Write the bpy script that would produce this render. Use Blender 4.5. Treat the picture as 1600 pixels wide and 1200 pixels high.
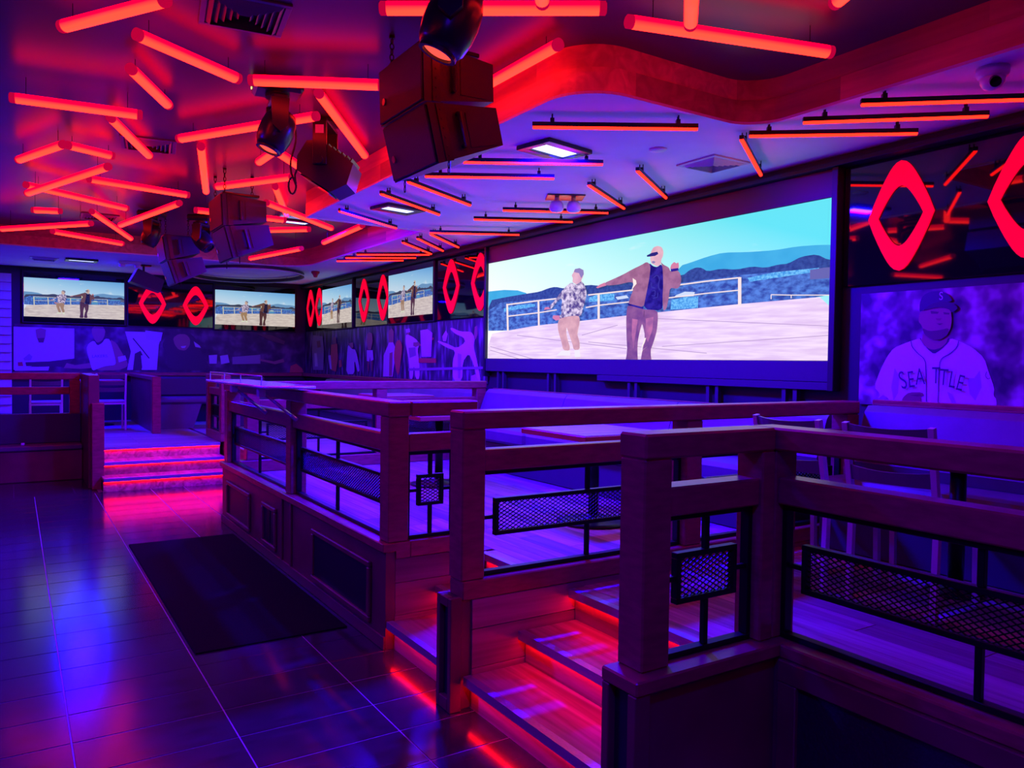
import bpy, bmesh, math, random
from mathutils import Vector, Matrix
random.seed(7)
for o in list(bpy.data.objects): bpy.data.objects.remove(o)
SC = bpy.context.scene
COL = SC.collection

# ------------------------------------------------------------------ camera
F = 1217.0; EYE = 1.62
YAW, PITCH, ROLL = math.radians(32.65), math.radians(-1.62), math.radians(0.77)
_f0 = Vector((math.sin(YAW), math.cos(YAW), 0)); _r0 = Vector((math.cos(YAW), -math.sin(YAW), 0)); _up = Vector((0, 0, 1))
FW = _f0*math.cos(PITCH) + _up*math.sin(PITCH); _u0 = _r0.cross(FW)
RT = _r0*math.cos(ROLL) + _u0*math.sin(ROLL); UP = RT.cross(FW)
CAM = Vector((0, 0, EYE))
cd = bpy.data.cameras.new('camera'); cam = bpy.data.objects.new('camera', cd); COL.objects.link(cam)
cd.sensor_width = 36.0; cd.sensor_fit = 'HORIZONTAL'; cd.lens = 36.0*F/1600.0; cd.clip_start = 0.05; cd.clip_end = 100
cam.matrix_world = Matrix(((RT.x, UP.x, -FW.x, CAM.x), (RT.y, UP.y, -FW.y, CAM.y), (RT.z, UP.z, -FW.z, CAM.z), (0, 0, 0, 1)))
SC.camera = cam
def ray(x, y): return FW + RT*((x-800)/F) + UP*((600-y)/F)
def onz(x, y, z): d = ray(x, y); return CAM + d*((z-EYE)/d.z)
def onx(x, y, X): d = ray(x, y); return CAM + d*(X/d.x)
def ony(x, y, Y): d = ray(x, y); return CAM + d*(Y/d.y)

# ------------------------------------------------------------------ world, exposure, light levels
w = bpy.data.worlds.new('night_club'); SC.world = w; w.use_nodes = True
w.node_tree.nodes['Background'].inputs[0].default_value = (0.010, 0.002, 0.03, 1)
w.node_tree.nodes['Background'].inputs[1].default_value = 0.3
VS = SC.view_settings
VS.view_transform = 'Standard'; VS.look = 'None'; VS.gamma = 1.0; VS.use_curve_mapping = False; VS.exposure = 0.0
RED_TUBE = 9.5      # radiance of the ceiling tubes
RED_BAR = 13.0       # radiance of the slim soffit bars
RED_STEP = 17.0      # radiance of the stair strips
BLUE_FLOOD = 620.0  # watts of each blue flood
SCREEN = 1.0       # brightness of the big video wall
BLUE = (0.004, 0.0, 1.0)

# ------------------------------------------------------------------ helpers
class MB:
    def __init__(s): s.v = []; s.f = []; s.m = []
    def add(s, vs, fs, mi=0):
        b = len(s.v); s.v += [tuple(p) for p in vs]; s.f += [tuple(b+i for i in f) for f in fs]; s.m += [mi]*len(fs); return s
    def box(s, x0, x1, y0, y1, z0, z1, mi=0):
        return s.add([(x0,y0,z0),(x1,y0,z0),(x1,y1,z0),(x0,y1,z0),(x0,y0,z1),(x1,y0,z1),(x1,y1,z1),(x0,y1,z1)],
                     [(0,3,2,1),(4,5,6,7),(0,1,5,4),(1,2,6,5),(2,3,7,6),(3,0,4,7)], mi)
    def cbox(s, x0, x1, y0, y1, z0, z1, c=.006, mi=0):
        """box with chamfered edges"""
        bm = bmesh.new(); vs = [bm.verts.new(p) for p in [(x0,y0,z0),(x1,y0,z0),(x1,y1,z0),(x0,y1,z0),(x0,y0,z1),(x1,y0,z1),(x1,y1,z1),(x0,y1,z1)]]
        for f in [(0,3,2,1),(4,5,6,7),(0,1,5,4),(1,2,6,5),(2,3,7,6),(3,0,4,7)]: bm.faces.new([vs[i] for i in f])
        bmesh.ops.bevel(bm, geom=bm.edges[:], offset=c, segments=1, affect='EDGES')
        bm.verts.index_update()
        s.add([v.co[:] for v in bm.verts], [[v.index for v in f.verts] for f in bm.faces], mi); bm.free(); return s
    def bar(s, p, q, wd, ht=None, mi=0, up=Vector((0,0,1))):
        """rectangular bar from p to q"""
        p, q = Vector(p), Vector(q); ht = ht or wd; d = (q-p).normalized()
        a = d.cross(up); a = a.normalized() if a.length > 1e-4 else Vector((1,0,0)); b = a.cross(d).normalized()
        o = [a*(i*wd/2)+b*(j*ht/2) for i, j in ((-1,-1),(1,-1),(1,1),(-1,1))]
        return s.add([p+k for k in o]+[q+k for k in o], [(0,1,2,3),(7,6,5,4),(0,4,5,1),(1,5,6,2),(2,6,7,3),(3,7,4,0)], mi)
    def cyl(s, p, q, r, n=12, r2=None, mi=0, cap=True):
        p, q = Vector(p), Vector(q); r2 = r if r2 is None else r2; d = (q-p).normalized()
        a = d.orthogonal().normalized(); b = d.cross(a)
        c = [a*math.cos(2*math.pi*i/n)+b*math.sin(2*math.pi*i/n) for i in range(n)]
        fs = [(i, (i+1) % n, n+(i+1) % n, n+i) for i in range(n)]
        if cap: fs += [tuple(range(n-1, -1, -1)), tuple(range(n, 2*n))]
        return s.add([p+k*r for k in c]+[q+k*r2 for k in c], fs, mi)
    def tube(s, pts, r, n=8, closed=False, mi=0):
        pts = [Vector(p) for p in pts]; N = len(pts); rings = []
        prev = None
        for i, p in enumerate(pts):
            if closed: d = (pts[(i+1) % N]-pts[i-1]).normalized()
            else: d = (pts[min(i+1, N-1)]-pts[max(i-1, 0)]).normalized()
            a = prev - d*prev.dot(d) if prev is not None else d.orthogonal()
            a = a.normalized() if a.length > 1e-5 else d.orthogonal().normalized()
            prev = a; b = d.cross(a)
            rings.append([p+(a*math.cos(2*math.pi*k/n)+b*math.sin(2*math.pi*k/n))*r for k in range(n)])
        vs = [v for g in rings for v in g]; fs = []
        for i in range(N if closed else N-1):
            j = (i+1) % N
            fs += [(i*n+k, i*n+(k+1) % n, j*n+(k+1) % n, j*n+k) for k in range(n)]
        if not closed: fs += [tuple(range(n-1, -1, -1)), tuple((N-1)*n+k for k in range(n))]
        return s.add(vs, fs, mi)
    def lathe(s, prof, n=20, mi=0, base=Vector((0,0,0)), rot=None):
        """profile of (r, z) turned round local z"""
        vs = []
        for r, z in prof:
            for k in range(n):
                p = Vector((r*math.cos(2*math.pi*k/n), r*math.sin(2*math.pi*k/n), z))
                vs.append((rot @ p if rot else p)+base)
        fs = []
        for i in range(len(prof)-1):
            fs += [(i*n+k, i*n+(k+1) % n, (i+1)*n+(k+1) % n, (i+1)*n+k) for k in range(n)]
        fs += [tuple(range(n-1, -1, -1)), tuple((len(prof)-1)*n+k for k in range(n))]
        return s.add(vs, fs, mi)
    def prism(s, pts, vec, mi=0):
        """polygon pts extruded by vec"""
        pts = [Vector(p) for p in pts]; n = len(pts); vec = Vector(vec)
        return s.add(pts+[p+vec for p in pts], [tuple(range(n-1, -1, -1)), tuple(range(n, 2*n))]+[(i, (i+1) % n, n+(i+1) % n, n+i) for i in range(n)], mi)
    def xf(s, M):
        s.v = [tuple(M @ Vector(p)) for p in s.v]; return s
    def mesh(s, name, mats, off=(0,0,0), smooth=False):
        me = bpy.data.meshes.new(name)
        me.from_pydata([(p[0]-off[0], p[1]-off[1], p[2]-off[2]) for p in s.v], [], s.f)
        for m in (mats if isinstance(mats, (list, tuple)) else [mats]): me.materials.append(m)
        for p, mi in zip(me.polygons, s.m): p.material_index = mi; p.use_smooth = smooth
        bm = bmesh.new(); bm.from_mesh(me); bmesh.ops.recalc_face_normals(bm, faces=bm.faces); bm.to_mesh(me); bm.free()
        me.update(); return me
    def build(s, name, mats, parent=None, off=(0,0,0), smooth=False):
        o = bpy.data.objects.new(name, s.mesh(name, mats, off, smooth)); COL.objects.link(o)
        if parent is not None: o.parent = parent
        return o
def tag(o, label=None, cat=None, group=None, kind=None):
    if label: o['label'] = label
    if cat: o['category'] = cat
    if group: o['group'] = group
    if kind: o['kind'] = kind
    return o
def thing(name, label, cat, loc=(0,0,0), rz=0.0, group=None, kind=None):
    o = bpy.data.objects.new(name, None); COL.objects.link(o); o.empty_display_size = .1
    o.location = loc; o.rotation_euler = (0, 0, rz)
    return tag(o, label, cat, group, kind)
def child(name, me, parent, loc=(0,0,0), rot=(0,0,0), scale=(1,1,1)):
    o = bpy.data.objects.new(name, me); COL.objects.link(o); o.parent = parent
    o.location = loc; o.rotation_euler = rot; o.scale = scale; return o
def copy_tree(o, parent=None):
    c = o.copy(); COL.objects.link(c); c.parent = parent
    for ch in [x for x in bpy.data.objects if x.parent == o]: copy_tree(ch, c)
    return c

# ------------------------------------------------------------------ materials
def mat(name, col, rough=.5, metal=0.0, spec=.5, noise=0.0, scale=8.0, bump=0.0, stretch=(1,1,1), col2=None, coat=0.0):
    m = bpy.data.materials.new(name); m.use_nodes = True; n = m.node_tree.nodes; l = m.node_tree.links; b = n['Principled BSDF']
    b.inputs['Roughness'].default_value = rough; b.inputs['Metallic'].default_value = metal
    b.inputs['Specular IOR Level'].default_value = spec; b.inputs['Coat Weight'].default_value = coat
    b.inputs['Base Color'].default_value = (*col, 1)
    if noise or col2 or bump:
        tc = n.new('ShaderNodeTexCoord'); mp = n.new('ShaderNodeMapping'); mp.inputs['Scale'].default_value = stretch
        l.new(tc.outputs['Object'], mp.inputs['Vector'])
        nz = n.new('ShaderNodeTexNoise'); nz.inputs['Scale'].default_value = scale; nz.inputs['Detail'].default_value = 5
        l.new(mp.outputs[0], nz.inputs['Vector'])
        if noise or col2:
            rp = n.new('ShaderNodeValToRGB'); rp.color_ramp.elements[0].position = .3; rp.color_ramp.elements[1].position = .72
            c2 = col2 or tuple(min(1, c*(1+noise)) for c in col); c1 = col if col2 else tuple(c*(1-noise) for c in col)
            rp.color_ramp.elements[0].color = (*c1, 1); rp.color_ramp.elements[1].color = (*c2, 1)
            l.new(nz.outputs['Fac'], rp.inputs['Fac']); l.new(rp.outputs['Color'], b.inputs['Base Color'])
        if bump:
            bp = n.new('ShaderNodeBump'); bp.inputs['Strength'].default_value = bump; bp.inputs['Distance'].default_value = .01
            l.new(nz.outputs['Fac'], bp.inputs['Height']); l.new(bp.outputs[0], b.inputs['Normal'])
    return m
def glow(name, col, strength=1.0):
    m = bpy.data.materials.new(name); m.use_nodes = True; n = m.node_tree.nodes; b = n['Principled BSDF']
    b.inputs['Base Color'].default_value = (0.02, 0.02, 0.02, 1); b.inputs['Roughness'].default_value = .6; b.inputs['Specular IOR Level'].default_value = 0.0
    b.inputs['Emission Color'].default_value = (*col, 1); b.inputs['Emission Strength'].default_value = strength
    return m
def wood(name, c1, c2, rough=.45, axis='X', sc=3.0, knots=True, spec=.5):
    """grained timber; grain runs along the axis; every object gets its own shade"""
    m = bpy.data.materials.new(name); m.use_nodes = True; n = m.node_tree.nodes; l = m.node_tree.links; b = n['Principled BSDF']
    b.inputs['Roughness'].default_value = rough; b.inputs['Specular IOR Level'].default_value = spec
    tc = n.new('ShaderNodeTexCoord'); oi = n.new('ShaderNodeObjectInfo'); mp = n.new('ShaderNodeMapping')
    s = {'X': (.35, 6, 6), 'Y': (6, .35, 6), 'Z': (6, 6, .35)}[axis]; mp.inputs['Scale'].default_value = s
    l.new(tc.outputs['Object'], mp.inputs['Vector'])
    ad = n.new('ShaderNodeVectorMath'); ad.operation = 'ADD'; ml = n.new('ShaderNodeMath'); ml.operation = 'MULTIPLY'; ml.inputs[1].default_value = 37.0
    l.new(oi.outputs['Random'], ml.inputs[0]); l.new(mp.outputs[0], ad.inputs[0]); l.new(ml.outputs[0], ad.inputs[1])
    nz = n.new('ShaderNodeTexNoise'); nz.inputs['Scale'].default_value = sc; nz.inputs['Detail'].default_value = 6; nz.inputs['Distortion'].default_value = 1.2
    l.new(ad.outputs[0], nz.inputs['Vector'])
    rp = n.new('ShaderNodeValToRGB'); rp.color_ramp.elements[0].position = .33; rp.color_ramp.elements[1].position = .68
    rp.color_ramp.elements[0].color = (*c1, 1); rp.color_ramp.elements[1].color = (*c2, 1); l.new(nz.outputs['Fac'], rp.inputs['Fac'])
    mr = n.new('ShaderNodeMapRange'); mr.inputs['To Min'].default_value = .62; mr.inputs['To Max'].default_value = 1.3
    l.new(oi.outputs['Random'], mr.inputs['Value'])
    hs = n.new('ShaderNodeHueSaturation'); l.new(mr.outputs[0], hs.inputs['Value']); l.new(rp.outputs[0], hs.inputs['Color'])
    l.new(hs.outputs[0], b.inputs['Base Color'])
    bp = n.new('ShaderNodeBump'); bp.inputs['Strength'].default_value = .12; bp.inputs['Distance'].default_value = .005
    l.new(nz.outputs['Fac'], bp.inputs['Height']); l.new(bp.outputs[0], b.inputs['Normal'])
    return m
M = {}
M['tile'] = mat('tile_black_gloss', (.035, .03, .04), .16, noise=.35, scale=5, spec=.6, stretch=(1, 5, 1))
M['grout'] = mat('grout', (.42, .36, .40), .5)
M['plank'] = wood('plank_grey_oak', (.25, .13, .12), (.48, .28, .26), .5, 'Y', 2.4, spec=.15)
M['stair'] = wood('stair_oak', (.24, .13, .08), (.56, .37, .26), .42, 'Y', 2.2)
M['cladx'] = wood('cladding_oak', (.22, .12, .08), (.50, .32, .22), .45, 'X', 2.0)
M['rail'] = mat('rail_dark_mahogany', (.33, .032, .062), .30, noise=.25, scale=4, stretch=(3, 3, 12), spec=.5)
M['base'] = mat('base_dark_mahogany', (.20, .026, .052), .38, noise=.25, scale=3)
M['panel'] = mat('base_panel_black', (.020, .014, .022), .42)
M['blackmetal'] = mat('black_metal', (.012, .011, .014), .38, metal=.6)
M['chrome'] = mat('chrome', (.75, .72, .78), .25, metal=.55)
M['alu'] = mat('brushed_aluminium', (.60, .56, .60), .42, metal=.2)
M['soffit'] = mat('soffit_plaster', (.80, .79, .80), .75, noise=.05, scale=3, bump=.05)
M['ceil'] = mat('ceiling_satin_paint', (.095, .045, .055), .30, spec=.32)
M['fascia'] = wood('fascia_cedar', (.54, .20, .12), (.80, .33, .20), .42, 'Y', 1.6)
M['black'] = mat('matt_black', (.008, .007, .010), .5)
M['wall'] = mat('wall_charcoal', (.022, .018, .026), .6)
M['gloss'] = mat('black_glass', (.004, .004, .006), .03, spec=.9)
M['recess'] = mat('screen_surround', (.055, .03, .03), .5)
M['skirt'] = mat('screen_skirt', (.045, .035, .055), .45)
M['speaker'] = mat('speaker_black', (.030, .024, .028), .48, bump=.15, scale=160)
M['grille'] = mat('speaker_grille', (.024, .018, .022), .55, bump=.4, scale=220)
M['plastic'] = mat('fixture_black_plastic', (.020, .018, .022), .28)
M['white'] = mat('white_plastic', (.7, .7, .72), .4)
M['vent'] = mat('vent_grey', (.55, .54, .58), .5)
M['ventdark'] = mat('vent_dark', (.16, .14, .17), .5)
M['vinyl'] = mat('booth_vinyl', (.13, .085, .12), .45, noise=.1, scale=6, bump=.06)
M['vinyldark'] = mat('booth_vinyl_dark', (.05, .04, .06), .45)
M['table'] = wood('table_top_wood', (.26, .20, .19), (.46, .37, .34), .3, 'X', 2.2)
M['tableedge'] = mat('table_edge_cherry', (.50, .09, .07), .35)
M['mat'] = mat('floor_mat_rubber', (.005, .004, .006), .9, spec=.15, bump=.5, scale=140)
M['siding'] = mat('lap_siding', (.55, .52, .55), .55)
M['seat'] = mat('chair_seat', (.35, .32, .36), .4)
M['chairback'] = mat('chair_back_slat', (.12, .09, .12), .4)
M['tread'] = mat('nosing_aluminium', (.5, .5, .52), .38, metal=.7, bump=.3, scale=90)
M['lens'] = glow('fixture_lens_red', (1, .07, .05), 1.7)
M['ledgreen'] = glow('status_led', (.9, .75, .25), 2.0)
M['diamond'] = glow('ring_red', (1.0, .0, .03), 1.05)
M['step'] = glow('step_strip_red', (1.0, .0022, .004), RED_STEP)
M['floodpanel'] = glow('flood_panel', (.95, 1.05, 2.6), 1.5)
M['bardif'] = glow('bar_diffuser', (RED_BAR, .075, .028), 1.0)
def tube_mat():
    m = bpy.data.materials.new('tube_diffuser_red'); m.use_nodes = True; n = m.node_tree.nodes; l = m.node_tree.links; b = n['Principled BSDF']
    b.inputs['Base Color'].default_value = (.05, .005, .005, 1); b.inputs['Roughness'].default_value = .5; b.inputs['Specular IOR Level'].default_value = .1
    g = n.new('ShaderNodeNewGeometry'); sp = n.new('ShaderNodeSeparateXYZ'); l.new(g.outputs['Normal'], sp.inputs[0])
    rp = n.new('ShaderNodeValToRGB'); mr = n.new('ShaderNodeMapRange'); mr.inputs['From Min'].default_value = -1; mr.inputs['From Max'].default_value = 1
    l.new(sp.outputs['Z'], mr.inputs['Value']); l.new(mr.outputs[0], rp.inputs['Fac'])
    e = rp.color_ramp.elements; e[0].position = .22; e[0].color = (1.0, .0115, .006, 1); e[1].position = .52; e[1].color = (.5, 0, .0065, 1)
    l.new(rp.outputs[0], b.inputs['Emission Color']); b.inputs['Emission Strength'].default_value = RED_TUBE
    return m
M['tube'] = tube_mat()
M['tubecap'] = glow('tube_end_cap', (.62, .0, .05), .8)

# ================================================================== THE SETTING
W = 5.0; FARY = 15.55; SOF = 3.12; CEIL = 3.38; PL = 0.48; LEFTX = -6.0; NEARY = -3.5
def struct(name, mb, m, label=None, parent=None, off=(0,0,0)):
    o = mb.build(name, m, parent, off)
    if parent is None: tag(o, label, None, None, 'structure')
    return o
# ---- dance floor: base with grout, tiles as pieces, plain tiled material far from view
floor = struct('floor', MB().box(LEFTX, 2.5, NEARY, 12.3, -.05, -.0025), M['grout'], 'glossy black tiled dance floor')
def tiled_floor_mat():
    m = mat('tile_far', (.035, .03, .04), .16, spec=.6); n = m.node_tree.nodes; l = m.node_tree.links
    br = n.new('ShaderNodeTexBrick'); br.inputs['Color1'].default_value = (.035, .03, .04, 1); br.inputs['Color2'].default_value = (.028, .024, .033, 1)
    br.inputs['Mortar'].default_value = (.16, .13, .15, 1); br.inputs['Scale'].default_value = 1; br.inputs['Brick Width'].default_value = .61
    br.inputs['Row Height'].default_value = .3; br.inputs['Mortar Size'].default_value = .003; br.offset = 0
    tc = n.new('ShaderNodeTexCoord'); l.new(tc.outputs['Object'], br.inputs['Vector']); l.new(br.outputs['Color'], n['Principled BSDF'].inputs['Base Color'])
    return m
tx0, tx1, ty0, ty1 = -1.02, 1.80, .69, 10.44
fm = tiled_floor_mat()
b = MB().box(LEFTX, tx0-.002, NEARY, 12.3, -.004, 0).box(tx0, 2.42, NEARY, ty0-.002, -.004, 0).box(1.802, 2.42, 8.05, 12.0, -.004, 0).box(tx0, .85, 10.442, 12.0, -.004, 0)
b.build('tile_field', fm, floor)
xs = [-1.02, -.41, .20, .81, 1.42, 1.80]
ys = []; y = ty0
while y < ty1: ys.append(y); y += .30
ys.append(ty1)
tile_meshes = {}
for i in range(len(xs)-1):
    for j in range(len(ys)-1):
        wx, wy = round(xs[i+1]-xs[i]-.006, 4), round(ys[j+1]-ys[j]-.006, 4)
        if wy < .02: continue
        k = (wx, wy)
        if k not in tile_meshes: tile_meshes[k] = MB().cbox(0, wx, 0, wy, -.012, 0, .0012).mesh('tile', M['tile'])
        child('tile', tile_meshes[k], floor, (xs[i]+.003, ys[j]+.003, random.uniform(-.0006, .0002)))
# ---- platform
plat = MB().box(2.42, W, NEARY, FARY, 0, PL-.012).box(1.80, 2.37, 4.03, 8.02, 0, PL-.012).box(LEFTX, 2.37, 12.0, FARY, 0, PL-.012).box(.90, 2.37, 11.06, 12.0, 0, PL-.012)
platform = struct('platform', plat, M['plank'], 'raised seating platform decked in grey wood planks')
def far_deck():
    m = mat('plank_far', (.36, .30, .28), .42); n = m.node_tree.nodes; l = m.node_tree.links
    br = n.new('ShaderNodeTexBrick'); br.inputs['Color1'].default_value = (.42, .35, .32, 1); br.inputs['Color2'].default_value = (.30, .25, .23, 1)
    br.inputs['Mortar'].default_value = (.1, .08, .08, 1); br.inputs['Scale'].default_value = 1; br.inputs['Brick Width'].default_value = 1.4; br.inputs['Row Height'].default_value = .15; br.inputs['Mortar Size'].default_value = .003
    tc = n.new('ShaderNodeTexCoord'); l.new(tc.outputs['Object'], br.inputs['Vector']); l.new(br.outputs['Color'], n['Principled BSDF'].inputs['Base Color'])
    return m
MB().box(2.42, W, 8.06, FARY, PL-.012, PL).box(LEFTX, 2.37, 12.0, FARY, PL-.012, PL).box(.90, 2.37, 11.10, 12.0, PL-.012, PL).box(4.36, W, NEARY, 8.06, PL-.012, PL).box(2.45, 4.36, NEARY, 0, PL-.012, PL).build('deck_field', far_deck(), platform)
pm = {}
def planks(x0, x1, y0, y1):
    x = x0; r = 0
    while x < x1-.01:
        wx = min(.15, x1-x); y = y0; first = True
        while y < y1-.01:
            ln = min(y1-y, (.5+.35*(r*7 % 4)) if first else 1.5); first = False
            if y1-(y+ln) < .2: ln = y1-y
            k = (round(wx-.003, 3), round(ln-.003, 3))
            if k not in pm: pm[k] = MB().cbox(0, k[0], 0, k[1], -.012, 0, .0015).mesh('plank', M['plank'])
            child('plank', pm[k], platform, (x, y, PL)); y += ln
        x += .15; r += 1
planks(2.46, 4.36, 0, 8.06); planks(1.82, 2.46, 4.03, 8.06)

# ---- walls
struct('wall_screen', MB().box(W, W+.2, NEARY, FARY+.2, 0, 3.6), M['wall'], 'dark side wall carrying the video wall, ring panels and murals')
struct('wall_far', MB().box(LEFTX, W, FARY, FARY+.2, 0, 3.6), M['wall'], 'dark far wall with two televisions and a sports mural')
struct('wall_left', MB().box(LEFTX-.2, LEFTX, NEARY, FARY+.2, 0, 3.6), M['wall'], 'dark wall across the dance floor')
struct('wall_near', MB().box(LEFTX-.2, W+.2, NEARY-.2, NEARY, 0, 3.6), M['wall'], 'dark wall at the near end of the room')
# ---- ceiling: raised field, soffit, curved fascia
struct('ceiling', MB().box(LEFTX, 4.3, NEARY, 12.9, CEIL, CEIL+.1), M['ceil'], 'dark raised ceiling over the dance floor')
def fillet(c, r, a0, a1, n=10):
    return [(c[0]+r*math.cos(math.radians(a0+(a1-a0)*i/n)), c[1]+r*math.sin(math.radians(a0+(a1-a0)*i/n))) for i in range(n+1)]
path = [(3.955, NEARY), (3.955, .6), (3.955, 1.9)] + fillet((3.695, 3.12), .26, 0, 90) + [(3.3, 3.38)] + fillet((2.89, 3.68), .30, 270, 180) \
     + [(2.59, 5.0), (2.60, 6.6), (2.61, 8.12), (3.3, 8.15), (4.0, 8.17), (4.0, 9.6), (4.0, 11.0)] + fillet((3.4, 12.05), .6, 0, 90) + [(2.2, 12.55), (.8, 12.58), (-1, 12.62), (-3, 12.62), (LEFTX, 12.62)]
pts = [(x, y, SOF) for x, y in path] + [(LEFTX, FARY, SOF), (W, FARY, SOF), (W, NEARY, SOF)]
bm = bmesh.new(); f = bm.faces.new([bm.verts.new(p) for p in pts]); r = bmesh.ops.extrude_face_region(bm, geom=[f])
bmesh.ops.translate(bm, verts=[v for v in r['geom'] if isinstance(v, bmesh.types.BMVert)], vec=(0, 0, .05))
bmesh.ops.triangulate(bm, faces=[q for q in bm.faces if len(q.verts) > 4]); bmesh.ops.recalc_face_normals(bm, faces=bm.faces)
me = bpy.data.meshes.new('ceiling_soffit'); bm.to_mesh(me); bm.free(); me.materials.append(M['soffit'])
sof = bpy.data.objects.new('ceiling_soffit', me); COL.objects.link(sof); tag(sof, 'pale plaster soffit running round the raised ceiling', None, None, 'structure')
tr = thing('trim_1', 'curved wooden fascia band between soffit and raised ceiling', None, (2.6, 5, SOF), kind='structure')
def board_run(pl, z0, z1, name, th=.012):
    mb = MB()
    for (x, y) in pl: pass
    n = len(pl); nor = []
    for i in range(n):
        a = Vector(pl[max(i-1, 0)]); c = Vector(pl[min(i+1, n-1)]); d = (c-a).normalized(); nor.append(Vector((-d.y, d.x)))
    vs = []
    for i, (x, y) in enumerate(pl):
        o = Vector((x, y))+nor[i]*th
        vs += [(x, y, z0), (x, y, z1), (o.x, o.y, z1), (o.x, o.y, z0)]
    fs = []
    for i in range(n-1):
        a, c = 4*i, 4*i+4
        fs += [(a+k, a+(k+1) % 4, c+(k+1) % 4, c+k) for k in range(4)]
    fs += [(0, 1, 2, 3), (4*n-1, 4*n-2, 4*n-3, 4*n-4)]
    mb.add(vs, fs); return mb.build(name, M['fascia'], tr, (2.6, 5, SOF))
def resample(pl, step=.06):
    out = [Vector(pl[0])]
    for a, c in zip(pl, pl[1:]):
        a, c = Vector(a), Vector(c); k = max(1, int((c-a).length/step))
        out += [a+(c-a)*(i+1)/k for i in range(k)]
    return out
rp_ = resample(path); acc = 0; last = 0; offs = [0]
for i in range(1, len(rp_)): offs.append(offs[-1]+(rp_[i]-rp_[i-1]).length)
for row, (z0, z1, ln, st, th) in enumerate([(SOF+.005, SOF+.135, 1.45, .3, .014), (SOF+.137, CEIL, 1.45, .95, .010)]):
    k0 = 0
    while k0 < len(rp_)-1:
        tgt = offs[k0]+(ln if k0 else st); k1 = k0+1
        while k1 < len(rp_)-1 and offs[k1] < tgt: k1 += 1
        seg = [tuple(p) for p in rp_[k0:k1+1]]
        if len(seg) > 1: board_run(seg, z0, z1, 'board', th)
        k0 = k1
# pale metal edge below the fascia
edge = MB()
for a, c in zip(rp_, rp_[1:]): edge.bar((a.x, a.y, SOF-.004), (c.x, c.y, SOF-.004), .03, .016)
struct('trim_2', edge, M['soffit'], 'pale edge bead under the wooden fascia')

# ---- stairs
def stair(name, label, x0, x1, y0, y1, axis, z_step=.16, n=3, go=.30, loc=None):
    """n risers; axis 'x' climbs to +x between y0..y1, axis 'y' climbs to +y between x0..x1"""
    t = thing(name, label, None, loc or (x0, y0, 0), kind='structure')
    L = loc or (x0, y0, 0)
    for k in range(n):
        z = z_step*(k+1)
        if axis == 'x':
            xa = x0+go*k; xb = xa+go+.052 if k < n-1 else xa+.11
            MB().box(xa+.045, xa+.060, y0, y1, z-z_step, z-.042).build('riser', M['stair'], t, L)
            MB().box(xa+.060, xb if k < n-1 else xa+.075, y0, y1, 0, z-.042).build('step_body', M['black'], t, L)
            MB().cbox(xa, xb, y0, y1, z-.040, z, .004).build('tread', M['stair'], t, L)
            MB().box(xa-.003, xa+.036, y0+.004, y1-.004, z, z+.003).box(xa-.003, xa, y0+.004, y1-.004, z-.038, z).build('nosing_strip', M['tread'], t, L)
            MB().box(xa+.022, xa+.036, y0+.01, y1-.01, z-.050, z-.041).build('led_strip', M['step'], t, L)
        else:
            ya = y0+go*k; yb = ya+go+.052 if k < n-1 else ya+.11
            MB().box(x0, x1, ya+.045, ya+.060, z-z_step, z-.042).build('riser', M['stair'], t, L)
            MB().box(x0, x1, ya+.060, yb if k < n-1 else ya+.075, 0, z-.042).build('step_body', M['black'], t, L)
            MB().cbox(x0, x1, ya, yb, z-.040, z, .004).build('tread', M['stair'], t, L)
            MB().box(x0+.004, x1-.004, ya-.003, ya+.036, z, z+.003).box(x0+.004, x1-.004, ya-.003, ya, z-.038, z).build('nosing_strip', M['tread'], t, L)
            MB().box(x0+.01, x1-.01, ya+.022, ya+.036, z-.050, z-.041).build('led_strip', M['step'], t, L)
    return t
stair('staircase', 'short wooden stairs with red lit treads beside the tall panelled platform base', 1.75, 2.36, 3.25, 3.995, 'x')
stair('staircase', 'wider wooden stairs with red lit treads between the two fence ends', 1.75, 2.36, 2.02, 3.115, 'x')
stair('staircase', 'distant wooden stairs with red lit treads up to the far seating', .90, 2.36, 10.38, 10.38, 'y')

# ---- timber-clad side walls of the stairs and dark base walls of the platform
def clad_wall(name, label, x0, x1, y0, y1, z1, face_y, cap=True):
    t = thing(name, label, None, (x0, y0, 0), kind='structure'); L = (x0, y0, 0)
    MB().box(x0, x1, y0+.012, y1-.012, 0, z1).build('core', M['base'], t, L)
    for yy, s in ((y0, 1), (y1-.012, 1)):
        z = 0
        while z < z1-.01:
            h = min(.185, z1-z)
            MB().cbox(x0+(.06 if x0 < 1.78 else .0), x1, yy, yy+.012, z, z+h-.003, .0015).build('board', M['cladx'], t, L); z += .185
    return t
clad_wall('stair_wall', 'oak boarded wall between the two stairs under the long fence', 1.74, 4.75, 3.125, 3.245, .51, 3.125)
clad_wall('stair_wall', 'oak boarded wall closing the panelled platform base beside the stairs', 1.802, 2.36, 4.0, 4.10, .509, 4.0)
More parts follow.
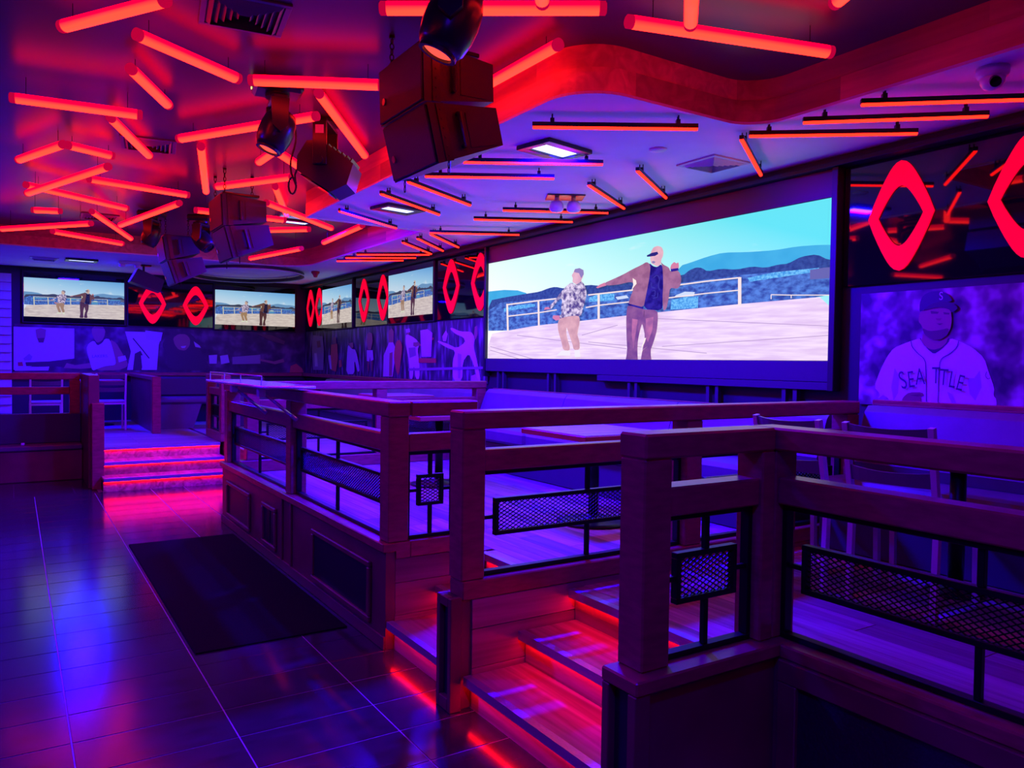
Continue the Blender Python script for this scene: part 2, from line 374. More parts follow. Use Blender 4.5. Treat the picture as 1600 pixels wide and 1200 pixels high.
# slotted end posts of those walls
def end_post(label, x0, x1, y0, y1, z1):
    t = thing('end_post', label, 'post', ((x0+x1)/2, (y0+y1)/2, 0)); L = t.location[:]
    MB().cbox(x0, x1, y0, y0+.03, 0, z1, .003).build('side_board', M['base'], t, L)
    MB().cbox(x0, x1, y1-.03, y1, 0, z1, .003).build('side_board', M['base'], t, L)
    MB().box(x0+.025, x1, y0+.03, y1-.03, .002, z1-.002).build('slot_back', M['panel'], t, L)
    MB().cbox(x0, x0+.03, y0+.03, y1-.03, z1-.045, z1, .003).build('head_block', M['base'], t, L)
    MB().cbox(x0, x0+.03, y0+.03, y1-.03, 0.001, .06, .003).build('foot_block', M['base'], t, L)
end_post('dark slotted end post between the two flights of red lit stairs', 1.68, 1.739, 3.115, 3.255, .53)
# dark panelled base under the left fence
t = thing('platform_base', 'dark panelled base wall of the platform beside the floor mat', None, (1.74, 6.0, 0), kind='structure'); L = (1.74, 6.0, 0)
MB().box(1.745, 1.80, 4.0, 8.02, 0, .55).box(1.80, 2.37, 7.96, 8.02, 0, .55).build('wall_board', M['base'], t, L)
MB().cbox(1.72, 1.86, 3.985, 8.04, .55, .60, .005).box(1.80, 1.8845, 3.986, 4.114, .51, .599).build('cap_rail', M['rail'], t, L)
MB().cbox(1.732, 1.745, 4.0, 8.02, .001, .075, .003).build('plinth', M['base'], t, L)
for (ya, yb, za, zb) in ((6.92, 7.78, .10, .44), (6.12, 6.52, .10, .44), (4.20, 5.24, .10, .455)):
    MB().box(1.738, 1.745, ya+.03, yb-.03, za+.03, zb-.03).build('inset_panel', M['panel'], t, L)
    mo = MB()
    for (u0, u1, v0, v1) in ((ya, yb, zb-.035, zb), (ya, yb, za, za+.035), (ya, ya+.035, za+.035, zb-.035), (yb-.035, yb, za+.035, zb-.035)):
        mo.cbox(1.722, 1.745, u0, u1, v0, v1, .006)
    mo.build('panel_moulding', M['base'], t, L)
for ya in (5.72, 5.95): MB().cbox(1.728, 1.745, ya, ya+.03, .075, .55, .004).build('batten', M['base'], t, L)
MB().box(1.734, 1.739, 6.29, 6.38, .135, .41).build('access_slot', M['black'], t, L)
# near base under the right fence
t = thing('platform_base', 'dark base wall with perforated panel beneath the nearest fence corner', None, (2.0, 1.6, 0), kind='structure'); L = (2.0, 1.6, 0)
MB().box(1.735, 2.37, 1.90, 2.015, 0, .55).box(2.37, 2.46, NEARY, 2.015, 0, .55).build('wall_board', M['base'], t, L)
MB().cbox(1.67, 2.49, 1.845, 2.025, .55, .60, .006).cbox(2.36, 2.49, NEARY, 1.845, .55, .60, .006).build('cap_rail', M['rail'], t, L)
MB().cbox(1.67, 1.735, 1.85, 1.89, 0, .55, .003).cbox(1.67, 1.735, 1.985, 2.02, 0, .55, .003).build('end_board', M['base'], t, L)
MB().box(1.70, 1.74, 1.89, 1.985, 0, .55).build('slot_back', M['panel'], t, L)
MB().box(1.735, 2.37, 1.872, 1.90, 0, .55).build('face_board', M['base'], t, L)
MB().cbox(2.345, 2.37, NEARY, 1.84, .47, .55, .004).cbox(2.345, 2.37, 1.76, 1.84, 0, .47, .004).cbox(2.345, 2.37, .2, .28, 0, .47, .004).build('panel_frame', M['base'], t, L)
MB().box(2.362, 2.37, NEARY, 1.76, .0, .47).build('perforated_panel', mat('perforated_panel', (.018, .014, .022), .5, bump=.6, scale=70), t, L)

# ================================================================== FENCES
def lattice(u0, u1, z0, z1, dw=.034, dh=.019, wd=.0032):
    """strands of an expanded metal sheet in the (u, z) plane, returned as point pairs"""
    out = []; s = dh/dw
    for sg in (1, -1):
        span = (z1-z0)/s
        k = math.floor((u0-span)/dw)*dw
        while k < u1+span:
            # line u = k + sg * (z - z0)/s
            pts = []
            a = (k, z0); bb = (k+sg*span, z1)
            (ua, za), (ub, zb) = a, bb
            if ua > ub: (ua, za), (ub, zb) = (ub, zb), (ua, za)
            if ub > u0 and ua < u1:
                def zat(u): return za+(zb-za)*(u-ua)/(ub-ua)
                p = (max(ua, u0), zat(max(ua, u0))); q = (min(ub, u1), zat(min(ub, u1)))
                if q[0]-p[0] > .004: out.append((p, q))
            k += dw
    return out
def fence(label, axis, c, posts, pw=.125, ends=(None, None), base=.60, top0=None, top1=None, panels=True, group=None, low=True, name='fence', botz=(.51, .60), widths=None, skip=(), low0=None):
    """axis 'x' or 'y': run direction; c: the other coordinate (centre); posts: centres along the run"""
    mid_u = (posts[0]+posts[-1])/2
    loc = (mid_u, c, base) if axis == 'x' else (c, mid_u, base)
    t = thing(name, label, 'fence', loc, group=group)
    def bx(mb, u0, u1, d0, d1, z0, z1, ch=.005):
        if axis == 'x': return mb.cbox(u0, u1, c+d0, c+d1, z0, z1, ch)
        return mb.cbox(c+d0, c+d1, u0, u1, z0, z1, ch)
    P = lambda u, d, z: (u, c+d, z) if axis == 'x' else (c+d, u, z)
    hs = [q/2 for q in widths] if widths else [pw/2]*len(posts); t0 = posts[0]-hs[0] if top0 is None else top0; t1 = posts[-1]+hs[-1] if top1 is None else top1
    bx(MB(), t0, t1, -.068, .068, 1.305, 1.39, .008).build('top_rail', M['rail'], t, loc)
    for i, (p, h) in enumerate(zip(posts, hs)):
        if i not in skip: bx(MB(), p-h, p+h, -.062, .062, base, 1.305, .006).build('post', M['rail'], t, loc)
    for i in range(len(posts)-1):
        a = posts[i]+hs[i]; e = posts[i+1]-hs[i+1]
        bx(MB(), a, e, -.05, .05, 1.105, 1.205, .006).build('middle_rail', M['rail'], t, loc)
        if not panels: continue
        fr = MB()
        for (u0, u1, z0, z1) in ((a+.001, e-.001, base+.001, base+.022), (a+.001, e-.001, 1.082, 1.103), (a+.001, a+.022, base+.022, 1.082), (e-.022, e-.001, base+.022, 1.082)):
            bx(fr, u0, u1, -.02, .02, z0, z1, .002)
        fr_o = fr.build('panel_frame', M['blackmetal'], t, loc)
        m = (a+e)/2; gap = .075 if e-a < .9 else .085
        p0, p1, z0, z1 = a+gap, e-gap, .785, .965
        inner = MB()
        for (u0, u1, y0, y1) in ((p0, p1, z0, z0+.02), (p0, p1, z1-.02, z1), (p0, p0+.02, z0+.02, z1-.02), (p1-.02, p1, z0+.02, z1-.02)):
            bx(inner, u0, u1, -.016, .016, y0, y1, .002)
        bx(inner, m-.011, m+.011, -.011, .011, base+.022, z0, .002); bx(inner, m-.011, m+.011, -.011, .011, z1, 1.082, .002)
        zc = (z0+z1)/2
        bx(inner, a+.022, p0, -.009, .009, zc-.009, zc+.009, .002); bx(inner, p1, e-.022, -.009, .009, zc-.009, zc+.009, .002)
        inner.build('panel_hanger', M['blackmetal'], fr_o, loc)
        ms = MB()
        for (q, r) in lattice(p0+.018, p1-.018, z0+.018, z1-.018): ms.bar(P(q[0], 0, q[1]), P(r[0], 0, r[1]), .004, .0045, up=Vector((0, 1, 0)) if axis == 'x' else Vector((1, 0, 0)))
        mo = ms.build('wire_mesh', M['blackmetal'], fr_o, loc); mo['kind'] = 'stuff'
    if low: bx(MB(), t0+.01 if low0 is None else low0, t1-.01, -.065, .065, botz[0], botz[1], .006).build('bottom_rail', M['rail'], t, loc)
    return t
fence('dark wooden fence on the panelled base facing the floor mat', 'y', 1.815, [4.055, 5.87, 7.93], top0=3.985, top1=8.0, low=False)
t_short = fence('short dark fence with one small square mesh panel at the top of the narrow stairs', 'x', 4.05, [1.815, 2.255], widths=[.13, .12], skip=(0,), top0=1.884, top1=2.318, low0=1.886)
fence('long dark fence climbing over the oak wall between the two stairs toward the banquettes', 'x', 3.185, [1.80, 3.23, 4.70], top0=1.735, top1=4.76)
fence('short dark fence with square mesh panel standing at the top of the wider stairs', 'x', 1.955, [1.795, 2.344], widths=[.125, .07], top0=1.73, top1=2.374, low=False)
fence('dark fence with long mesh panel running in front of the two metal chairs', 'y', 2.444, [-1.05, .42, 1.955], pw=.12, top0=-1.12, top1=2.023, low=False)
fence('dark cross fence behind the square tables at the end of the panelled base', 'x', 8.0, [2.02, 3.4, 4.66], top0=1.884, top1=4.73, botz=(.482, .60))
# far fences
fence('dark newel fence climbing beside the distant red lit stairs', 'y', 2.43, [11.05, 11.9], low=True, botz=(.482, .60))

# wing wall and bench left of the distant stairs
t = thing('wing_wall', 'dark stepped wing wall at the left edge of the distant red lit stairs', None, (.83, 11.3, 0), kind='structure'); L = (.83, 11.3, 0)
MB().cbox(.77, .89, 10.78, 12.05, 0, 1.39, .006).build('panel', M['base'], t, L)
MB().cbox(.80, .935, 10.66, 10.78, 0, 1.05, .006).build('newel', M['rail'], t, L)
t = thing('wall_bench', 'dark upholstered bench built into the alcove left of the distant stairs', 'bench', (-2, 11.8, 0)); L = (-2, 11.8, 0)
MB().cbox(LEFTX, .765, 11.65, 11.98, 0, .40, .01).build('seat_base', M['base'], t, L)
MB().cbox(LEFTX, .765, 11.62, 11.99, .40, .47, .015).build('seat', M['vinyl'], t, L)
MB().cbox(LEFTX, .765, 11.90, 11.99, .471, .86, .01).build('backrest', M['vinyldark'], t, L)
fence('dark two rail fence above the upholstered bench left of the distant stairs', 'x', 12.08, [-5.5, -3.4, -1.3, .70], low=False, panels=False, base=PL+.001)

# ================================================================== FLOOR MAT
tag(MB().cbox(.83, 1.70, 4.46, 7.37, .0008, .009, .004).build('floor_mat', M['mat']), 'long black rubber mat on the tiled floor beside the panelled base', 'mat')

# ================================================================== CEILING TUBES
# photo end points (x1,y1,x2,y2) and hanging height
TUBES = [(95,42,262,-1,3.22),(210,52,374,124,3.22),(203,106,264,165,3.24),(14,152,223,180,3.18),(172,183,234,244,3.25),(28,250,100,225,3.2),(103,226,178,244,3.24),
 (42,302,170,260,3.14),(38,288,200,326,3.21),(136,279,296,305,3.2),(49,328,97,330,3.16),(0,358,144,349,3.1),(80,361,193,381,3.1),(143,330,205,373,3.19),
 (187,352,281,317,3.12),(278,217,497,181,3.22),(314,228,322,300,3.25),(336,292,459,276,3.18),(388,125,600,133,3.2),(497,144,571,244,3.26),(303,328,447,344,3.12),
 (430,291,448,336,3.24),(415,316,519,357,3.15),(400,360,485,358,3.11),(390,404,472,388,3.07),(505,379,567,352,3.12),(403,254,440,228,3.22),(432,236,531,302,3.05),
 (593,13,948,13,3.22),(978,33,1301,82,3.2),(1082,-45,1079,40,3.14),(722,154,875,68,3.24),(838,-75,848,6,3.14),(1303,6,1400,-75,3.2)]
def tube_light(p, q, r=.032):
    c = (p+q)/2; d = q-p; L = d.length; rz = math.atan2(d.y, d.x)
    t = thing('tube_light', 'glowing red tube light hung under the dark raised ceiling', 'tube light', c, rz, 'red tubes scattered over the dance floor')
    MB().cyl((-L/2+.035, 0, 0), (L/2-.035, 0, 0), r, 16).build('tube', M['tube'], t, smooth=True)
    for s in (-1, 1):
        MB().cyl((s*(L/2-.035), 0, 0), (s*(L/2-.005), 0, 0), r*1.02, 14).cyl((s*(L/2-.005), 0, 0), (s*L/2, 0, 0), r*.8, 14).build('end_cap', M['tubecap'], t, smooth=False)
        MB().cyl((s*L*.38, 0, r), (s*L*.38, 0, CEIL-c.z), .002, 6).build('hanger', M['blackmetal'], t)
    return t
TUBE_LABELS = {1: 'long red tube slanting below the dark vent toward the moving head with yellow status light', 4: 'red tube hanging across the dark square vent in the middle of the raised ceiling', 10: 'shortest glowing red tube under the dark raised ceiling',
 14: 'red tube ending beside the small moving head above the far speaker array', 15: 'red tube passing behind the moving head with yellow status light', 17: 'red tube just above the middle speaker array', 18: 'red tube running from above a moving head to the nearest speaker array',
 19: 'red tube slanting from a moving head past the boxy wash light to the cedar fascia', 20: 'red tube passing behind the middle speaker array', 24: 'red tube closest to the large oval ceiling ring', 25: 'red tube under the far inner bend of the cedar fascia',
 27: 'red tube running below the boxy wash light down to the fascia edge', 28: 'red tube passing behind the moving head above the nearest speaker array', 29: 'long red tube hung right in front of the curved cedar fascia', 30: 'red tube crossing under the long tube in front of the curved fascia', 31: 'red tube coming out from behind the nearest speaker array toward the fascia curve'}
for i, (a, b_, c_, d_, z) in enumerate(TUBES):
    z += .06
    q = tube_light(onz(a, b_, z), onz(c_, d_, z))
    if i in TUBE_LABELS: q['label'] = TUBE_LABELS[i]
# unseen tubes added to redden the near rails, carrying the scatter on
for (x, y, ang, ln) in ((-1.0, 4.6, 20, 1.1), (-1.6, 6.4, -50, 1.2), (-.9, 8.3, 65, 1.1), (-2.6, 3.4, 75, 1.2), (-3.2, 7.6, 15, 1.1), (-2.2, 10.4, -30, 1.2), (-.6, 2.6, -40, 1.0), (-2.0, .9, 55, 1.2), (-.6, -.8, 10, 1.1), (-3.8, -.4, -35, 1.2), (1.5, -1.8, 40, 1.1), (.9, -.5, 75, 1.1), (2.6, -.9, 15, 1.1), (-4.6, 4.8, 60, 1.2), (-4.4, 10.0, -70, 1.1)):
    d = Vector((math.cos(math.radians(ang)), math.sin(math.radians(ang)), 0))*ln/2; c = Vector((x, y, 3.2)); tube_light(c-d, c+d)

# ================================================================== SLIM SOFFIT BARS (all one metre long)
BARS = [(832,199,1090,202),(737,254,929,257),(670,276,860,279),(920,290,975,326),(994,266,1042,311),(785,329,951,333),(739,343,896,347),(671,364,812,367),(641,286,732,320),
 (594,303,687,336),(529,330,620,357),(672,366,717,387),(650,372,694,393),(629,379,674,397),(557,398,672,398),(540,403,650,403),(525,408,632,407),(1157,216,1190,276),
 (1168,213,1436,209),(1254,192,1545,182),(1345,164,1600,156)]
BAR_LABELS = {0: 'slim red bar light between the fascia curve and the nearest blue flood', 1: 'slim red bar light running just under the nearest blue flood', 5: 'slim red bar light right beside the twin headed emergency light', 9: 'slim red bar light crossing below the second blue flood',
 17: 'slim red bar light slanting to the video wall past the pale air vent', 18: 'slim red bar light in the row above the mirror black glass panel', 19: 'slim red bar light in the row above the mirror black glass panel', 20: 'slim red bar light in the row above the mirror black glass panel',
 3: 'slim red bar light slanting to the video wall by the white disc', 4: 'slim red bar light slanting to the video wall by the white disc', 14: 'slim red bar light in the parallel trio by the red alarm sounder', 15: 'slim red bar light in the parallel trio by the red alarm sounder', 16: 'slim red bar light in the parallel trio by the red alarm sounder'}
hm = MB().box(-.5, .5, -.014, .014, .0, .026).mesh('housing', M['blackmetal'])
dm = MB().cyl((-.497, 0, -.002), (.497, 0, -.002), .0125, 10).mesh('diffuser', M['bardif'])
bmsh = MB().box(-.012, .012, -.016, .016, .026, .05).box(-.004, .004, -.016, -.010, .05, SOF-3.047).box(-.004, .004, .010, .016, .05, SOF-3.047).mesh('bracket', M['blackmetal'])
for i, (a, b_, c_, d_) in enumerate(BARS):
    p, q = onz(a, b_, 3.04), onz(c_, d_, 3.04); d = q-p; m_ = p+d.normalized()*.5 if i == 20 else (p+q)/2
    t = thing('bar_light', 'slim red bar light bracketed under the pale soffit', 'bar light', (m_.x, m_.y, 3.045), math.atan2(d.y, d.x), 'red chevron bars on the soffit')
    if i in BAR_LABELS: t['label'] = BAR_LABELS[i]
    child('housing', hm, t); child('diffuser', dm, t)
    for s in (-.38, .38): child('bracket', bmsh, t, (s, 0, 0))

# ================================================================== BLUE FLOODS in the soffit
def flood(label, x, y, rz, power=BLUE_FLOOD, z=SOF):
    t = thing('flood_light', label, 'flood light', (x, y, z), rz)
    fr = MB()
    for (x0, x1, y0, y1) in ((-.22, .22, -.16, -.085), (-.22, .22, .085, .16), (-.22, -.17, -.085, .085), (.17, .22, -.085, .085)): fr.cbox(x0, x1, y0, y1, -.03, -.002, .004)
    fr.build('housing', M['plastic'], t)
    MB().box(-.168, .168, -.08, -.004, -.018, -.012).box(-.168, .168, .004, .08, -.018, -.012).build('lens_panel', M['floodpanel'], t)
    ld = bpy.data.lights.new('flood_lamp', 'AREA'); ld.shape = 'RECTANGLE'; ld.size = .33; ld.size_y = .16; ld.energy = power; ld.color = BLUE
    lo = bpy.data.objects.new('flood_lamp', ld); COL.objects.link(lo); lo.parent = t; lo.location = (0, 0, -.035)
flood('blue flood light in the pale soffit next to the single white disc', 3.195, 4.475, math.radians(11))
flood('blue flood light in the pale soffit between the slanting red bars', 3.19, 7.10, math.radians(11))
flood('blue flood light on the raised ceiling behind the speakers', 2.98, 9.80, math.radians(0), BLUE_FLOOD*.4, z=CEIL-.02)
flood('added unseen blue fill light on the raised ceiling over the open dance floor', -1.9, 5.2, .4, BLUE_FLOOD*.4, z=CEIL)  # fill added out of view to put blue on camera-facing surfaces
flood('added unseen blue fill light on the raised ceiling at the near end', .2, .4, -.3, BLUE_FLOOD*.14, z=CEIL)  # weaker fill added out of view so the nearest fences don't go black
flood('blue flood light in the far soffit above the left television', .90, 13.84, 0, BLUE_FLOOD*.45)

# ================================================================== SPEAKER ARRAYS
def cabinet(t, x, y, z, tilt, hf=.30, wd=.53, dp=.40, hr=.19):
    """trapezoid cabinet, front (grille) at local -x, top front edge at (x, *, z); returns matrix"""
    Mx = Matrix.Translation((x, 0, z)) @ Matrix.Rotation(tilt, 4, 'Y')
    e = (hf-hr)/2
    prof = [(0, 0), (dp, -e), (dp, -hf+e), (0, -hf)]
    body = MB().prism([(px, -wd/2, pz) for px, pz in prof], (0, wd, 0)).xf(Mx)
    bo = body.build('cabinet', M['speaker'], t)
    MB().cbox(-.012, .0, -wd/2+.008, wd/2-.008, -hf+.008, -.008, .004).xf(Mx).build('grille', M['grille'], bo)
    MB().cyl((-.012, wd/2-.075, -hf*.62), (-.018, wd/2-.075, -hf*.62), .019, 14).xf(Mx).build('badge', mat('badge_red', (.5, .05, .08), .3), bo)
    for s in (-1, 1):
        yy = s*wd/2
        pl = MB(); pl.box(.045, .088, min(yy, yy+s*.006), max(yy, yy+s*.006), -hf+.006, -.010)
        for k in range(6): pl.cyl((.066, yy+s*.006, -hf+.03+k*.046), (.066, yy+s*.009, -hf+.03+k*.046), .006, 8)
        pl.xf(Mx).build('rigging_plate', M['plastic'], bo)
        hd = MB()
        hd.cyl((.16, yy+s*.022, -hf+.065), (.16, yy+s*.022, -.065), .013, 10)
        hd.cyl((.16, yy, -hf+.07), (.16, yy+s*.03, -hf+.07), .012, 8).cyl((.16, yy, -.07), (.16, yy+s*.03, -.07), .012, 8)
        hd.xf(Mx).build('handle', M['plastic'], bo)
        MB().box(.205, .36, min(yy, yy+s*.004), max(yy, yy+s*.004), -hf*.80, -hf*.22).xf(Mx).build('side_panel', M['speaker'], bo)
    return Mx
def link_chain(p, q, n):
    mb = MB(); p, q = Vector(p), Vector(q); d = (q-p)/n
    for k in range(n):
        c = p+d*(k+.5); a = Vector((1, 0, 0)) if k % 2 else Vector((0, 1, 0)); ax = d.normalized(); h = d.length*.62; w_ = .011
        mb.tube([c+ax*(h*math.sin(th))+a*(w_*math.cos(th)) for th in [2*math.pi*i/10 for i in range(10)]], .0035, 6, True)
    return mb
def speaker_array(label, x, y, ztop, t1, t2):
    t = thing('speaker_array', label, 'speaker', (x, y, ztop), 0, 'speaker arrays hung along the dance floor')
    cabinet(t, 0, 0, 0, t1)
    low = Matrix.Rotation(t1, 4, 'Y') @ Vector((.012, 0, -.303))
    cabinet(t, low.x, 0, low.z, t2)
    MB().cbox(.02, .36, -.20, .20, .006, .028, .004).build('fly_bar', M['plastic'], t)
    for (cx, cy) in ((.04, .20), (.04, -.20), (.34, 0)):
        link_chain((cx, cy, .02), (cx, cy, CEIL-ztop-.012), max(3, int((CEIL-ztop)/.035))).build('chain', M['blackmetal'], t)
        MB().cyl((cx, cy, CEIL-ztop-.014), (cx, cy, CEIL-ztop), .016, 10).build('eyebolt', M['blackmetal'], t)
    bl = low + Matrix.Rotation(t2, 4, 'Y').to_3x3() @ Vector((.06, 0, -.30))
    for s in (-1, 1):
        lk = MB()
        for k in range(2): lk.tube([(bl.x, s*.262+.009*math.cos(th), bl.z-.012-.03*k+.018*math.sin(th)) for th in [2*math.pi*i/10 for i in range(10)]], .003, 6, True)
        lk.build('pin_link', M['blackmetal'], t)
speaker_array('black twin cabinet speaker array hanging beside the cedar fascia, its round badge red', 1.70, 3.77, 3.20, math.radians(-2), math.radians(-14))
speaker_array('black twin cabinet speaker array hanging between the two moving heads and the oval ring', 1.62, 7.78, 3.14, math.radians(-3), math.radians(-15))
speaker_array('black twin cabinet speaker array hanging in front of the far wall televisions', 1.56, 10.72, 3.12, math.radians(-9), math.radians(-18))

# ================================================================== MOVING HEADS
def moving_head(label, x, y, z0, rz, tilt, s=1.0, lit=True):
    """base on the ceiling, yoke below, head tilted about local y"""
    t = thing('moving_head', label, 'stage light', (x, y, z0), rz)
    MB().cbox(-.15*s, .15*s, -.11*s, .11*s, -.075*s, 0, .02*s).build('base', M['plastic'], t)
    MB().cyl((0, 0, -.10*s), (0, 0, -.075*s), .075*s, 20).build('pan_ring', M['plastic'], t)
    MB().cyl((-.151*s, .05*s, -.04*s), (-.156*s, .05*s, -.04*s), .009*s, 10).build('status_led', M['ledgreen'], t)
    MB().cbox(-.05*s, .05*s, -.135*s, .135*s, -.14*s, -.10*s, .012*s).build('yoke_bridge', M['plastic'], t)
    for q in (-1, 1): MB().prism([(-.055*s, q*.135*s, -.13*s), (.055*s, q*.135*s, -.13*s), (.045*s, q*.135*s, -.30*s), (0, q*.135*s, -.34*s), (-.045*s, q*.135*s, -.30*s)], (0, -q*.03*s, 0)).build('yoke_arm', M['plastic'], t)
    R = Matrix.Translation((0, 0, -.29*s)) @ Matrix.Rotation(tilt, 4, 'Y')
    prof = [(.045, .125), (.078, .110), (.100, .06), (.108, 0), (.106, -.06), (.094, -.115), (.078, -.140)]
    h = MB().lathe([(r*s, zz*s) for r, zz in prof], 22).xf(R).build('head', M['plastic'], t, smooth=True)
    MB().lathe([(.078*s, -.140*s), (.078*s, -.153*s), (.062*s, -.153*s), (.062*s, -.140*s)], 22).xf(R).build('lens_ring', M['plastic'], h)
    MB().lathe([(.060*s, -.141*s), (.045*s, -.147*s), (.02*s, -.150*s)], 22).xf(R).build('lens', M['lens'] if lit else M['gloss'], h, smooth=True)
    MB().cyl((.05*s, .09*s, -.02*s), (.16*s, .13*s, .02*s-.0), .004, 6).build('power_cord', M['black'], t)
    return t
moving_head('black moving head with glowing red lens right above the nearest speaker array', 1.56, 2.93, 3.37, math.radians(-33), math.radians(24), 1.08)
moving_head('black moving head with red lens below two crossing tubes', 1.42, 5.02, 3.37, math.radians(-8), math.radians(22), 1.0)
moving_head('small black moving head peeking out above the far speaker array', 1.40, 10.2, 3.36, math.radians(-30), math.radians(20), .95)
moving_head('unlit black moving head beyond the middle speaker array', 1.95, 10.12, 3.36, math.radians(-40), math.radians(-40), 1.0, False)
t = thing('wash_light', 'boxy black wash light on twin brackets with a looped cord dangling', 'stage light', (1.95, 5.64, CEIL), math.radians(-33))
MB().cbox(-.14, .14, -.10, .10, -.03, 0, .006).build('mount_plate', M['plastic'], t)
for q in (-1, 1):
    br = MB().cbox(-.05, .05, q*.17-.008, q*.17+.008, -.36, -.03, .003).build('bracket', M['plastic'], t)
    MB().cyl((0, q*.178, -.33), (0, q*.205, -.33), .03, 14).build('tilt_knob', M['plastic'], br)
    MB().box(-.03, .03, q*.178-.002, q*.178+.002, -.14, -.08).build('rating_label', M['vent'], br)
MB().cbox(-.05, .05, -.178, .178, -.05, -.03, .003).build('bracket_bridge', M['plastic'], t)
Rm = Matrix.Translation((.03, 0, -.36)) @ Matrix.Rotation(math.radians(32), 4, 'Y')
hd = MB().prism([(-.20, -.155, -.05), (-.15, -.155, -.14), (.14, -.155, -.14), (.21, -.155, -.03), (.17, -.155, .12), (-.12, -.155, .14), (-.20, -.155, .08)], (0, .31, 0)).xf(Rm).build('lamp_body', M['plastic'], t)
MB().cbox(-.12, .12, -.13, .13, -.150, -.1405, .004).xf(Rm).build('front_glass', M['gloss'], hd)
fin = MB()
for k in range(7): fin.box(-.11+k*.04, -.10+k*.04, -.13, .13, .125, .15)
fin.xf(Rm).build('cooling_fins', M['plastic'], hd)
cl = MB(); cl.tube([(-.16, -.10, -.02)]+[(-.21+.02*math.sin(k*.7), -.10, -.05-.045*k) for k in range(9)] + [(-.215+.028*math.cos(a), -.10, -.50-.06*math.sin(a)) for a in [i*.5 for i in range(14)]] + [(-.20, -.09, -.42), (-.17, -.09, -.34), (-.12, -.05, -.30)], .007, 7)
cl.build('looped_cord', M['black'], t)

# ================================================================== VIDEO PICTURE (flat moving image traced on the wall plane)
U0, U1, V0, V1 = 8.285, 3.476, 1.660, 2.828     # LED wall: Y at left/right edge, z at bottom/top
def ZA(p): return (840+p[0]/5.715, 360+p[1]/5.715)
def ZB(p): return (760+p[0]/2.857, 300+p[1]/2.857)
def uv(px): q = onx(px[0], px[1], W-.02); return ((U0-q.y)/(U0-U1), (q.z-V0)/(V1-V0))
def stroke(pts, wd):
    out = []
    L_, R_ = [], []
    for i, p in enumerate(pts):
        a = Vector(pts[max(i-1, 0)]); c = Vector(pts[min(i+1, len(pts)-1)]); d = (c-a).normalized(); n = Vector((-d.y, d.x))*wd/2
        L_.append(tuple(Vector(p)+n)); R_.append(tuple(Vector(p)-n))
    return L_+R_[::-1]
PIC = []   # (colour name, polygon in uv)
def soft(p):
    out = []
    for a, c in zip(p, p[1:]+p[:1]): out += [(a[0]*.8+c[0]*.2, a[1]*.8+c[1]*.2), (a[0]*.2+c[0]*.8, a[1]*.2+c[1]*.8)]
    return out
def pic(col, pts, tr): PIC.append((col, [uv(tr(p)) for p in (soft(list(pts)) if len(pts) > 7 and col != 'rail' else pts)]))
PIC.append(('sky', [(-.01, -.3), (1.01, -.3), (1.01, 1.3), (-.01, 1.3)]))
pic('teal', [(20,445),(90,438),(150,440),(190,452),(190,520),(20,540)], ZB)
pic('teal', [(840,400),(880,330),(920,318),(1000,290),(1070,272),(1180,270),(1300,262),(1400,245),(1500,238),(1580,238),(1580,420),(840,420)], ZB)
pic('tree', [(20,486),(100,470),(190,455),(250,446),(290,430),(320,424),(360,432),(470,415),(520,420),(580,412),(640,405),(660,400),(890,375),(920,350),(950,338),(975,340),(1000,356),(1060,344),(1130,348),(1200,334),(1260,340),(1320,325),(1360,322),(1420,290),(1490,280),(1540,305),(1580,300),(1580,480),(20,650)], ZB)
pic('lot', [(20,500),(300,475),(640,440),(900,405),(1200,365),(1580,345),(1580,480),(20,650)], ZB)
pic('car', [(840,482),(900,470),(960,468),(958,518),(835,526)], ZB)
pic('car', [(470,472),(530,452),(585,455),(585,485),(470,492)], ZB)
pic('car2', [(860,462),(900,446),(945,448),(940,466),(850,472)], ZB)
pic('car', [(1180,385),(1300,360),(1500,340),(1500,356),(1190,402)], ZB)
pic('car', [(90,520),(160,505),(230,500),(230,512),(90,535)], ZB)
pic('car2', [(590,470),(640,462),(650,474),(600,482)], ZB)
pic('roof', [(1460,350),(1520,340),(1575,335),(1575,385),(1460,392)], ZB)
pic('ground', [(20,637),(110,619),(240,596),(440,576),(650,551),(810,535),(1000,516),(1160,500),(1590,463),(1590,900),(20,900)], ZB)
for a, c in (((150,640),(640,700)), ((440,640),(600,595)), ((640,560),(1560,600)), ((800,690),(1560,640)), ((30,690),(220,745)), ((30,706),(160,745)), ((470,670),(1000,720))): pic('seam', stroke([a, c], 3), ZB)
for pts, wd in (([(107,500),(110,620)], 8), ([(247,485),(249,598)], 8), ([(517,455),(517,567)], 10), ([(1148,382),(1148,508)], 15),
               ([(107,504),(247,486),(340,476)], 6), ([(470,461),(517,456),(680,438)], 6), ([(880,416),(1000,400),(1150,384)], 6),
               ([(107,556),(247,540),(330,527)], 5), ([(460,517),(517,507),(690,488)], 5), ([(830,474),(1000,454),(1145,440)], 5), ([(1290,460),(1380,462),(1570,462)], 4), ([(1290,460),(1290,480)], 4), ([(1380,462),(1380,476)], 4)): pic('rail', stroke(pts, wd), ZB)
